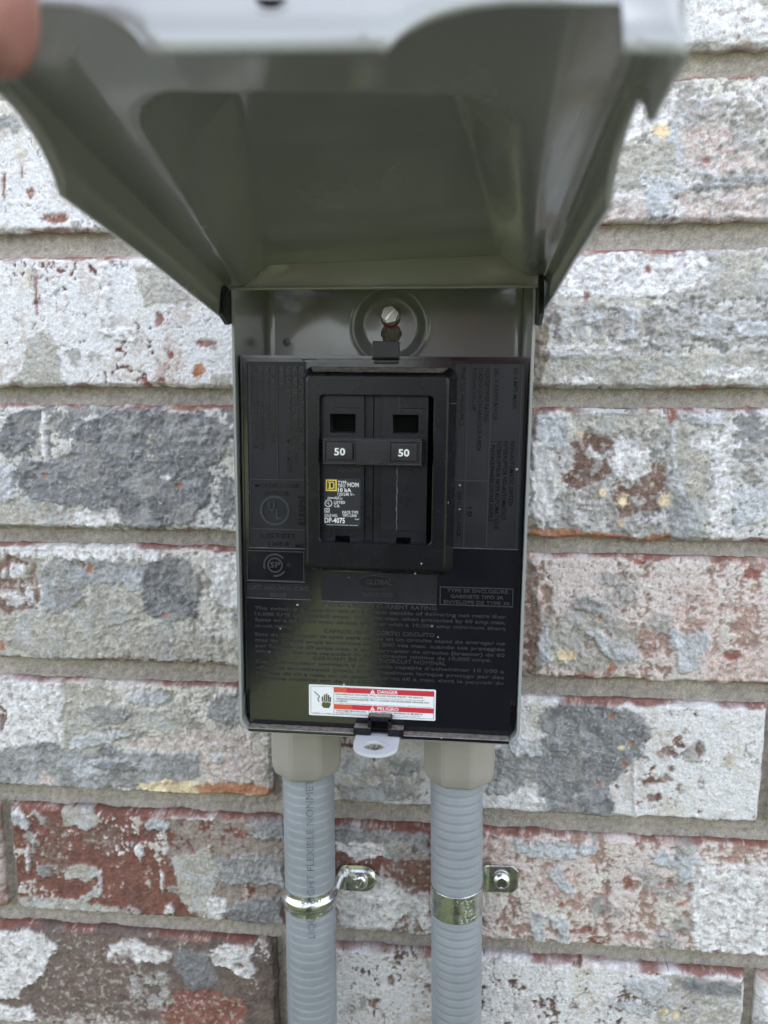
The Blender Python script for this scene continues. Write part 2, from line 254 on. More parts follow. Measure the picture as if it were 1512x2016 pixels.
'row2 left':[('g',[(-178.9,-23.0),(-174.9,-18.7),(-161.3,-14.0),(-150.2,-11.1),(-116.9,-13.3),(-109.9,-16.7),(-104.8,-21.2),(-108.0,-31.7),(-110.0,-35.2),(-115.3,-38.3),(-113.9,-45.8),(-115.9,-55.3),(-121.4,-59.7),(-123.5,-65.0),(-143.2,-67.8),(-155.4,-66.8),(-157.6,-61.3),(-179.7,-57.5),(-202.1,-55.5),(-208.5,-39.9),(-200.8,-36.9),(-193.3,-36.6),(-184.4,-32.4),(-179.3,-30.0)]),('g',[(-209.6,-14.2),(-196.1,-12.5),(-194.1,-18.4),(-197.3,-29.0),(-210.7,-35.1),(-216.7,-31.6),(-213.5,-23.2)]),('b',[(-221.5,-44.8),(-202.1,-55.5),(-179.8,-58.7),(-157.7,-62.0),(-156.7,-67.0),(-223.4,-68.3)]),('w',[(-179.9,-59.9),(-158.7,-58.4),(-157.4,-65.6),(-182.9,-67.5)]),('l',[(-216.2,-41.2),(-209.7,-38.7),(-209.7,-55.6),(-216.1,-56.9)]),('v',[(-193.7,-13.7),(-190.8,-13.7),(-191.7,-34.9),(-194.7,-35.4)]),('k',[(-178.8,-33.6),(-179.5,-35.2),(-181.2,-36.5),(-183.4,-36.9),(-185.6,-36.5),(-187.2,-35.3),(-187.7,-33.7),(-187.0,-32.0),(-185.3,-30.8),(-183.0,-30.3),(-180.8,-30.7),(-179.3,-31.9)]),('o',[(-192.3,-43.5),(-192.5,-44.1),(-193.0,-44.5),(-193.6,-44.7),(-194.2,-44.6),(-194.7,-44.1),(-194.8,-43.5),(-194.6,-42.9),(-194.1,-42.5),(-193.5,-42.3),(-192.8,-42.5),(-192.4,-42.9)]),('w',[(-132.6,-43.7),(-132.9,-44.3),(-133.8,-44.7),(-134.9,-44.9),(-135.9,-44.7),(-136.7,-44.3),(-137.0,-43.7),(-136.7,-43.1),(-135.9,-42.7),(-134.8,-42.5),(-133.7,-42.7),(-132.9,-43.1)]),('o',[(-127.2,-47.1),(-127.4,-47.7),(-128.0,-48.2),(-128.7,-48.4),(-129.4,-48.2),(-129.9,-47.8),(-130.1,-47.2),(-129.9,-46.6),(-129.3,-46.2),(-128.6,-46.0),(-127.9,-46.1),(-127.4,-46.6)]),('m',[(-143.4,-20.4),(-144.8,-22.7),(-148.5,-24.4),(-153.3,-25.1),(-158.2,-24.5),(-161.6,-22.8),(-162.8,-20.5),(-161.4,-18.1),(-157.7,-16.4),(-152.9,-15.8),(-148.1,-16.4),(-144.6,-18.0)]),('m',[(-112.4,-22.4),(-114.1,-25.3),(-118.6,-27.5),(-124.6,-28.3),(-130.5,-27.6),(-134.8,-25.5),(-136.3,-22.6),(-134.6,-19.7),(-130.1,-17.6),(-124.1,-16.8),(-118.2,-17.5),(-113.9,-19.6)]),('k',[(-138.1,-29.6),(-138.7,-33.2),(-140.0,-35.7),(-141.8,-36.7),(-143.4,-35.8),(-144.6,-33.2),(-144.8,-29.7),(-144.2,-26.2),(-142.9,-23.6),(-141.1,-22.7),(-139.5,-23.6),(-138.4,-26.1)]),],
'row2 right':[('l',[(34.0,-13.6),(46.6,-12.0),(48.2,-25.6),(42.9,-30.1),(34.5,-28.0)]),('k',[(47.0,-23.4),(59.9,-17.8),(70.7,-18.8),(88.1,-23.1),(91.6,-54.2),(88.3,-65.6),(61.9,-63.8),(41.8,-61.9),(41.9,-32.4)]),('n',[(41.8,-30.2),(53.5,-21.2),(64.5,-23.3),(67.3,-38.8),(54.5,-45.7),(45.6,-43.6)]),('n',[(65.5,-45.6),(88.6,-31.9),(91.6,-54.2),(70.5,-59.1)]),('w',[(81.8,-33.1),(80.9,-37.8),(77.9,-41.2),(73.6,-42.5),(69.2,-41.3),(65.9,-37.9),(64.5,-33.3),(65.4,-28.6),(68.4,-25.2),(72.7,-23.9),(77.1,-25.1),(80.4,-28.4)]),('b',[(48.8,-12.4),(85.3,-11.1),(88.0,-20.9),(64.4,-21.1),(51.3,-20.1)]),('v',[(31.3,-25.8),(38.3,-23.9),(41.2,-30.2),(42.2,-48.2),(40.6,-58.5),(36.2,-60.9),(31.5,-55.2)]),('c',[(92.7,-50.8),(92.4,-52.6),(91.4,-53.9),(89.9,-54.4),(88.3,-54.0),(87.1,-52.7),(86.6,-50.9),(86.9,-49.1),(88.0,-47.8),(89.5,-47.3),(91.0,-47.7),(92.2,-49.0)]),('c',[(73.4,-51.1),(73.2,-52.7),(72.5,-53.9),(71.6,-54.3),(70.6,-53.9),(69.8,-52.7),(69.4,-51.2),(69.6,-49.6),(70.3,-48.4),(71.3,-48.0),(72.3,-48.4),(73.0,-49.5)]),('c',[(64.3,-47.9),(64.0,-48.9),(63.3,-49.6),(62.4,-49.9),(61.4,-49.7),(60.6,-48.9),(60.3,-47.9),(60.5,-46.9),(61.2,-46.1),(62.2,-45.9),(63.2,-46.1),(63.9,-46.8)]),('c',[(72.8,-61.3),(72.6,-62.0),(72.0,-62.5),(71.1,-62.7),(70.2,-62.6),(69.5,-62.1),(69.3,-61.4),(69.5,-60.7),(70.1,-60.2),(71.0,-60.0),(71.8,-60.2),(72.5,-60.6)]),('c',[(53.1,-22.3),(53.0,-23.1),(52.5,-23.6),(51.9,-23.8),(51.2,-23.6),(50.7,-23.1),(50.5,-22.3),(50.6,-21.5),(51.1,-20.9),(51.7,-20.7),(52.4,-20.9),(52.9,-21.5)]),('c',[(84.5,-44.2),(84.4,-44.8),(83.9,-45.2),(83.3,-45.3),(82.6,-45.2),(82.2,-44.8),(81.9,-44.2),(82.1,-43.7),(82.5,-43.2),(83.2,-43.1),(83.8,-43.2),(84.3,-43.6)]),('o',[(31.8,-64.4),(48.6,-64.5),(66.4,-66.0),(77.5,-67.6),(92.7,-65.5),(92.8,-68.7),(55.5,-69.5),(32.0,-69.5)]),('r',[(92.3,-13.2),(92.1,-15.0),(91.4,-16.3),(90.3,-16.7),(89.2,-16.3),(88.4,-15.0),(88.0,-13.3),(88.2,-11.5),(88.9,-10.2),(89.9,-9.8),(91.0,-10.2),(91.9,-11.5)]),('b',[(91.0,-16.5),(106.8,-16.4),(108.0,-67.5),(92.8,-68.7)]),('m',[(92.6,-45.2),(98.1,-47.3),(104.0,-56.2),(105.8,-67.5),(93.9,-68.2)]),('l',[(93.9,-12.1),(110.9,-14.2),(112.2,-18.1),(100.6,-17.8),(94.1,-15.6)]),('w',[(107.1,-20.8),(116.5,-19.6),(118.7,-67.2),(110.2,-68.3)]),('k',[(118.1,-27.2),(131.0,-24.9),(132.4,-44.6),(123.9,-49.2)]),('l',[(117.2,-44.8),(132.5,-45.7),(133.3,-55.7),(120.6,-62.7)]),('w',[(108.5,-25.1),(107.9,-27.3),(106.1,-28.9),(103.4,-29.5),(100.7,-29.0),(98.7,-27.4),(97.9,-25.2),(98.4,-23.0),(100.3,-21.4),(102.9,-20.8),(105.6,-21.3),(107.6,-22.9)]),('l',[(90.0,-18.7),(91.8,-20.9),(93.4,-40.7),(97.0,-47.4),(95.6,-48.5),(91.8,-41.9)]),],
'row3 left':[('m',[(-176.3,-83.1),(-147.6,-83.7),(-146.8,-92.3),(-149.5,-108.5),(-170.3,-110.4),(-174.5,-95.5),(-182.8,-108.2),(-198.3,-110.0),(-199.4,-88.6),(-191.3,-81.5)]),('g',[(-146.4,-84.4),(-136.3,-80.2),(-126.1,-83.2),(-120.9,-94.1),(-122.1,-107.7),(-137.8,-113.9),(-148.8,-108.5),(-149.9,-94.8)]),('b',[(-174.5,-95.5),(-149.4,-94.8),(-147.7,-112.2),(-178.3,-117.0)]),('n',[(-224.6,-83.0),(-211.7,-82.7),(-203.0,-86.2),(-199.9,-96.1),(-202.1,-108.8),(-227.0,-113.4)]),('w',[(-206.9,-90.0),(-207.6,-92.3),(-209.2,-94.0),(-211.3,-94.7),(-213.3,-94.1),(-214.7,-92.5),(-215.1,-90.2),(-214.4,-88.0),(-212.7,-86.3),(-210.7,-85.6),(-208.6,-86.2),(-207.3,-87.8)]),('w',[(-208.1,-103.9),(-209.0,-105.7),(-210.9,-107.1),(-213.6,-107.6),(-216.1,-107.2),(-217.9,-106.0),(-218.5,-104.2),(-217.6,-102.4),(-215.7,-101.0),(-213.0,-100.5),(-210.5,-100.9),(-208.7,-102.2)]),('w',[(-202.8,-101.2),(-203.3,-104.0),(-204.4,-106.1),(-205.8,-106.9),(-207.0,-106.2),(-207.8,-104.2),(-208.0,-101.4),(-207.4,-98.6),(-206.3,-96.5),(-205.0,-95.8),(-203.8,-96.5),(-203.0,-98.5)]),('w',[(-216.0,-91.5),(-216.3,-92.8),(-217.2,-93.7),(-218.2,-94.1),(-219.2,-93.8),(-219.9,-92.9),(-220.1,-91.6),(-219.7,-90.4),(-218.9,-89.4),(-217.8,-89.1),(-216.8,-89.4),(-216.1,-90.3)]),('g',[(-134.8,-126.4),(-135.6,-129.5),(-137.7,-131.8),(-140.6,-132.7),(-143.3,-132.0),(-145.2,-129.8),(-145.8,-126.8),(-145.0,-123.7),(-142.8,-121.4),(-140.0,-120.5),(-137.3,-121.3),(-135.4,-123.4)]),('l',[(-188.0,-126.2),(-189.7,-130.1),(-193.9,-133.1),(-199.4,-134.3),(-204.8,-133.5),(-208.6,-130.8),(-209.8,-126.9),(-208.1,-123.0),(-203.9,-120.1),(-198.4,-118.9),(-193.0,-119.7),(-189.2,-122.4)]),('b',[(-227.0,-113.4),(-175.2,-108.0),(-174.1,-133.4),(-228.7,-135.4)]),('b2',[(-175.6,-115.6),(-140.2,-113.3),(-100.8,-120.8),(-101.1,-130.8),(-171.5,-133.3)]),('w',[(-219.0,-77.9),(-138.7,-77.4),(-141.4,-82.8),(-178.8,-83.2),(-219.3,-82.1)]),('n',[(-176.7,-85.6),(-177.2,-86.6),(-178.5,-87.3),(-180.3,-87.7),(-182.1,-87.4),(-183.3,-86.7),(-183.7,-85.8),(-183.2,-84.7),(-181.9,-84.0),(-180.1,-83.7),(-178.3,-83.9),(-177.1,-84.6)]),('o',[(-172.3,-87.5),(-172.6,-88.6),(-173.2,-89.4),(-174.1,-89.7),(-175.0,-89.5),(-175.6,-88.7),(-175.8,-87.5),(-175.5,-86.4),(-174.8,-85.6),(-173.9,-85.3),(-173.0,-85.6),(-172.4,-86.4)]),('o',[(-137.1,-109.4),(-137.3,-110.0),(-137.7,-110.5),(-138.4,-110.7),(-139.0,-110.5),(-139.4,-110.1),(-139.6,-109.5),(-139.4,-108.8),(-138.9,-108.4),(-138.3,-108.2),(-137.6,-108.3),(-137.2,-108.8)]),('o',[(-220.0,-127.3),(-220.3,-128.8),(-221.0,-130.0),(-221.8,-130.5),(-222.5,-130.1),(-223.0,-128.9),(-223.1,-127.4),(-222.8,-125.8),(-222.1,-124.7),(-221.3,-124.2),(-220.6,-124.6),(-220.1,-125.7)]),('w',[(-119.2,-80.6),(-99.7,-78.9),(-100.4,-105.8),(-115.0,-101.3)]),('l',[(-149.3,-92.8),(-150.0,-94.8),(-151.7,-96.3),(-154.0,-96.9),(-156.2,-96.4),(-157.8,-95.0),(-158.3,-93.1),(-157.6,-91.1),(-155.8,-89.6),(-153.6,-89.0),(-151.4,-89.5),(-149.8,-90.9)]),('n',[(-176.6,-133.0),(-153.6,-130.7),(-141.0,-132.3),(-116.0,-131.4),(-101.1,-132.8),(-176.8,-135.1)]),],
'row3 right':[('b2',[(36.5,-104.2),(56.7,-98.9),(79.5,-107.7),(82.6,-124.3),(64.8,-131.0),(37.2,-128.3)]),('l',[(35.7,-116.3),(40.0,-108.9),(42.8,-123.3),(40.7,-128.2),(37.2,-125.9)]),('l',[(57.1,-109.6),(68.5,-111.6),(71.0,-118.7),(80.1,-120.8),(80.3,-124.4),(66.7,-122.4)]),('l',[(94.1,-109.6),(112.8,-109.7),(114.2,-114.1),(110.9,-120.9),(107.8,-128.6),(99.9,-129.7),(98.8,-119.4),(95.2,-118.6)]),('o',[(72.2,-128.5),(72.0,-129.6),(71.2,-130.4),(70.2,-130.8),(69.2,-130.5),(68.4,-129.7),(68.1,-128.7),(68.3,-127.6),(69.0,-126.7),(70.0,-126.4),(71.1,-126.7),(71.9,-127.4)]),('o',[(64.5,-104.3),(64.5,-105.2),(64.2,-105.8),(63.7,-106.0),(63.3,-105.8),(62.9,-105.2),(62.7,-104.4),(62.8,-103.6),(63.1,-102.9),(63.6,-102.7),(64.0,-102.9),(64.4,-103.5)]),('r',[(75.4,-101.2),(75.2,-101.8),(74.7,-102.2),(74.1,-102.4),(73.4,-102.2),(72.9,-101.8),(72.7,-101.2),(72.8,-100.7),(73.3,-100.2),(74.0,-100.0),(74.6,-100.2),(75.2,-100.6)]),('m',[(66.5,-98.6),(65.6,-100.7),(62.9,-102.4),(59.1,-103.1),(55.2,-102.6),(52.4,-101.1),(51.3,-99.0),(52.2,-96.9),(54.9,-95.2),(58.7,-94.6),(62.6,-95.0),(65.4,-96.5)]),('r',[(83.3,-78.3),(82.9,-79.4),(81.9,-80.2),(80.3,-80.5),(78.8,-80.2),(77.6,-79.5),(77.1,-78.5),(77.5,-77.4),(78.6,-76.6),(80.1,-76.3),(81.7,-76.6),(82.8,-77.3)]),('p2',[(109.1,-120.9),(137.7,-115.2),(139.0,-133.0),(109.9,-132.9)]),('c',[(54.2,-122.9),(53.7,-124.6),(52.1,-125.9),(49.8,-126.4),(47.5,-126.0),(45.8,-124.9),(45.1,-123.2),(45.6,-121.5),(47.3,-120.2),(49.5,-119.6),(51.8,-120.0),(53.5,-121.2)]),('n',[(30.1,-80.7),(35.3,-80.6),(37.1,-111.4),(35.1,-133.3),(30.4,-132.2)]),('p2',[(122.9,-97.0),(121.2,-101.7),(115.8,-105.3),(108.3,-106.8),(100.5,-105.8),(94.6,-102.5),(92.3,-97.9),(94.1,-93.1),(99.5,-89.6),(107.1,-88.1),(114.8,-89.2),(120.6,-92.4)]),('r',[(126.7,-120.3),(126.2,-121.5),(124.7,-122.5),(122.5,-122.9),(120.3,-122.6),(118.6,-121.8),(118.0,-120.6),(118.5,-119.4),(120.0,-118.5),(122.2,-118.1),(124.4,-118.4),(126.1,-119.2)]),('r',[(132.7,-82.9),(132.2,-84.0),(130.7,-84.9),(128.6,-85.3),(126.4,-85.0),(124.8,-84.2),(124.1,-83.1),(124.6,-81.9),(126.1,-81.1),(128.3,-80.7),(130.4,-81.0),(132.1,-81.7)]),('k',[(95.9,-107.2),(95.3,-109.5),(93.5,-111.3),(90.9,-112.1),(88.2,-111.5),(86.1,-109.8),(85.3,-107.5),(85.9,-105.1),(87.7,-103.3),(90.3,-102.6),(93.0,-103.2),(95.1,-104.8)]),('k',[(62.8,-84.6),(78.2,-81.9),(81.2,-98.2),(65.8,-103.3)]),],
'row4 left':[('w',[(-229.5,-144.6),(-191.0,-143.9),(-192.4,-178.8),(-232.4,-181.2)]),('n',[(-222.0,-164.1),(-222.7,-167.9),(-224.1,-170.7),(-225.8,-171.7),(-227.3,-170.8),(-228.2,-168.1),(-228.4,-164.4),(-227.7,-160.6),(-226.3,-157.8),(-224.6,-156.8),(-223.1,-157.7),(-222.1,-160.4)]),('m',[(-221.6,-180.2),(-205.4,-176.7),(-194.8,-174.9),(-192.6,-181.5),(-140.5,-178.5),(-123.8,-178.2),(-124.3,-190.9),(-149.0,-196.8),(-185.8,-200.6),(-234.1,-203.1),(-232.7,-184.7)]),('b',[(-191.0,-157.5),(-182.0,-158.4),(-182.8,-171.7),(-189.4,-173.3),(-191.7,-168.1)]),('b',[(-180.5,-155.7),(-167.6,-154.4),(-149.8,-158.4),(-131.7,-151.1),(-128.4,-162.7),(-134.9,-168.2),(-173.5,-168.6),(-181.7,-166.3)]),('m',[(-180.1,-156.5),(-168.9,-155.5),(-157.6,-160.0),(-163.0,-165.5),(-178.6,-166.2)]),('l',[(-138.1,-151.4),(-139.7,-153.5),(-143.9,-155.2),(-149.7,-156.0),(-155.4,-155.7),(-159.6,-154.4),(-161.0,-152.3),(-159.4,-150.2),(-155.1,-148.5),(-149.3,-147.7),(-143.6,-148.0),(-139.5,-149.4)]),('l',[(-189.5,-174.6),(-165.8,-169.6),(-158.1,-170.6),(-179.3,-178.7),(-191.1,-179.3)]),('m',[(-99.2,-155.0),(-100.7,-159.2),(-104.7,-162.4),(-110.0,-163.7),(-115.2,-162.8),(-119.0,-159.9),(-120.3,-155.8),(-118.7,-151.6),(-114.8,-148.5),(-109.5,-147.2),(-104.3,-148.1),(-100.5,-150.9)]),('l',[(-99.5,-184.4),(-101.0,-188.2),(-105.2,-191.1),(-110.8,-192.4),(-116.4,-191.7),(-120.4,-189.2),(-121.8,-185.5),(-120.2,-181.7),(-116.0,-178.8),(-110.4,-177.6),(-104.8,-178.3),(-100.9,-180.8)]),('p',[(-166.1,-176.2),(-122.1,-165.0),(-92.1,-168.9),(-92.7,-197.8),(-123.3,-199.5),(-123.8,-178.2)]),('c',[(-156.7,-195.8),(-130.8,-193.1),(-102.8,-195.7),(-87.7,-199.2),(-123.4,-201.1),(-154.3,-199.7)]),('o',[(-128.3,-195.7),(-102.7,-193.0),(-87.6,-196.2),(-87.7,-199.7),(-123.4,-201.1)]),('p',[(-199.4,-196.7),(-200.1,-198.6),(-202.0,-200.1),(-204.4,-200.7),(-206.8,-200.4),(-208.5,-199.0),(-209.0,-197.2),(-208.2,-195.2),(-206.3,-193.7),(-203.9,-193.1),(-201.5,-193.5),(-199.9,-194.8)]),('l',[(-187.6,-186.6),(-166.4,-181.6),(-153.6,-184.9),(-174.9,-194.1),(-188.1,-194.7)]),('g',[(-166.8,-178.9),(-167.5,-180.3),(-169.3,-181.3),(-171.6,-181.8),(-174.0,-181.6),(-175.6,-180.7),(-176.2,-179.4),(-175.5,-178.0),(-173.7,-176.9),(-171.3,-176.5),(-169.0,-176.7),(-167.4,-177.6)]),('g',[(-179.7,-186.2),(-158.7,-183.9),(-153.8,-189.0),(-174.7,-190.0)]),('m',[(-87.3,-179.1),(-62.4,-175.3),(-62.6,-198.9),(-86.4,-200.2)]),],
'row4 right':[('g',[(38.5,-154.2),(40.6,-147.9),(51.6,-144.9),(70.0,-146.2),(84.4,-150.5),(89.1,-158.1),(86.9,-164.4),(81.7,-174.7),(71.7,-184.0),(74.0,-202.3),(42.0,-202.6),(39.7,-190.8),(41.9,-186.8),(27.1,-181.2),(24.0,-171.2),(42.5,-162.2)]),('m',[(15.0,-169.1),(33.7,-165.7),(39.1,-185.7),(25.0,-191.6),(15.5,-192.1)]),('n',[(101.2,-168.0),(100.7,-169.5),(99.1,-170.7),(96.8,-171.2),(94.5,-170.9),(92.8,-169.9),(92.1,-168.4),(92.7,-166.9),(94.3,-165.7),(96.5,-165.2),(98.8,-165.5),(100.5,-166.5)]),('n',[(84.4,-182.1),(96.8,-179.0),(101.5,-181.2),(88.0,-185.7)]),('n',[(112.8,-165.7),(112.7,-167.7),(112.1,-169.2),(111.3,-169.7),(110.3,-169.3),(109.6,-167.8),(109.2,-165.9),(109.4,-163.9),(109.9,-162.4),(110.8,-161.8),(111.7,-162.3),(112.5,-163.7)]),('n',[(106.1,-185.3),(105.9,-186.4),(105.2,-187.3),(104.2,-187.6),(103.1,-187.4),(102.3,-186.6),(102.0,-185.5),(102.2,-184.3),(102.9,-183.5),(103.9,-183.1),(104.9,-183.4),(105.7,-184.2)]),('n',[(104.3,-162.4),(104.0,-163.6),(103.0,-164.6),(101.7,-165.0),(100.3,-164.7),(99.3,-163.9),(98.9,-162.6),(99.2,-161.4),(100.1,-160.4),(101.4,-160.1),(102.8,-160.3),(103.8,-161.2)]),('n',[(101.2,-175.0),(101.0,-176.2),(100.4,-177.2),(99.5,-177.6),(98.6,-177.3),(97.8,-176.4),(97.5,-175.2),(97.7,-173.9),(98.3,-173.0),(99.2,-172.6),(100.1,-172.9),(100.8,-173.7)]),('n',[(88.4,-171.9),(88.2,-172.9),(87.4,-173.6),(86.2,-174.0),(85.1,-173.7),(84.2,-173.1),(83.9,-172.1),(84.1,-171.1),(84.9,-170.3),(86.0,-170.0),(87.2,-170.2),(88.1,-170.9)]),('n',[(96.3,-190.3),(95.7,-191.4),(94.1,-192.2),(91.8,-192.6),(89.5,-192.5),(87.8,-191.8),(87.1,-190.8),(87.7,-189.8),(89.3,-189.0),(91.6,-188.6),(93.9,-188.7),(95.6,-189.4)]),('n',[(114.3,-181.8),(114.2,-183.6),(113.8,-184.9),(113.2,-185.4),(112.4,-185.0),(111.9,-183.7),(111.6,-182.0),(111.7,-180.2),(112.1,-178.9),(112.7,-178.4),(113.4,-178.8),(114.0,-180.1)]),('k',[(113.1,-202.1),(118.5,-198.0),(124.2,-197.7),(127.9,-201.8)]),('c',[(77.6,-166.1),(77.4,-166.8),(76.9,-167.2),(76.1,-167.4),(75.2,-167.3),(74.6,-166.9),(74.4,-166.3),(74.6,-165.6),(75.1,-165.2),(75.9,-165.0),(76.7,-165.1),(77.4,-165.5)]),('o',[(72.1,-151.0),(72.0,-151.6),(71.6,-152.1),(71.0,-152.3),(70.4,-152.1),(70.0,-151.7),(69.8,-151.1),(69.9,-150.5),(70.3,-150.0),(70.9,-149.8),(71.5,-149.9),(71.9,-150.4)]),('o',[(81.8,-163.9),(81.7,-164.6),(81.3,-165.0),(80.8,-165.2),(80.2,-165.1),(79.7,-164.7),(79.6,-164.0),(79.7,-163.4),(80.1,-162.9),(80.6,-162.7),(81.2,-162.9),(81.7,-163.3)]),('o',[(67.1,-184.3),(67.0,-184.9),(66.6,-185.4),(66.0,-185.6),(65.4,-185.4),(65.0,-185.0),(64.8,-184.4),(64.9,-183.7),(65.3,-183.3),(65.9,-183.1),(66.5,-183.2),(66.9,-183.6)]),('o',[(78.9,-174.3),(78.8,-175.0),(78.4,-175.4),(77.8,-175.6),(77.2,-175.5),(76.8,-175.1),(76.6,-174.4),(76.7,-173.8),(77.1,-173.3),(77.7,-173.1),(78.3,-173.3),(78.7,-173.7)]),('r',[(88.8,-200.4),(111.8,-200.2),(111.9,-202.2),(88.9,-202.5)]),('v',[(81.3,-170.9),(82.7,-170.9),(84.6,-201.2),(83.2,-201.3)]),('l',[(24.3,-163.6),(40.7,-164.1),(38.6,-170.5),(26.9,-173.6)]),('w',[(43.7,-197.0),(42.6,-200.4),(39.4,-203.1),(34.9,-204.3),(30.3,-203.6),(27.0,-201.3),(25.7,-198.0),(26.8,-194.6),(30.0,-192.0),(34.5,-190.8),(39.0,-191.5),(42.4,-193.7)]),('k',[(-47.6,-177.2),(-16.0,-175.6),(-15.8,-199.0),(-47.7,-198.1)]),('m',[(-57.6,-190.7),(-28.1,-190.5),(-15.8,-196.4),(-52.7,-199.7)]),('l',[(-41.5,-182.1),(-42.3,-184.4),(-44.6,-186.3),(-47.7,-187.1),(-50.8,-186.6),(-53.0,-185.0),(-53.8,-182.7),(-53.0,-180.3),(-50.7,-178.5),(-47.6,-177.7),(-44.6,-178.2),(-42.3,-179.8)]),('m',[(-18.4,-180.9),(-19.3,-182.9),(-22.0,-184.4),(-25.6,-185.2),(-29.3,-184.8),(-32.0,-183.5),(-33.0,-181.6),(-32.0,-179.6),(-29.3,-178.1),(-25.7,-177.4),(-22.0,-177.7),(-19.4,-179.0)]),('l',[(-32.9,-199.9),(-15.8,-199.0),(-15.8,-201.6),(-32.9,-202.0)]),],
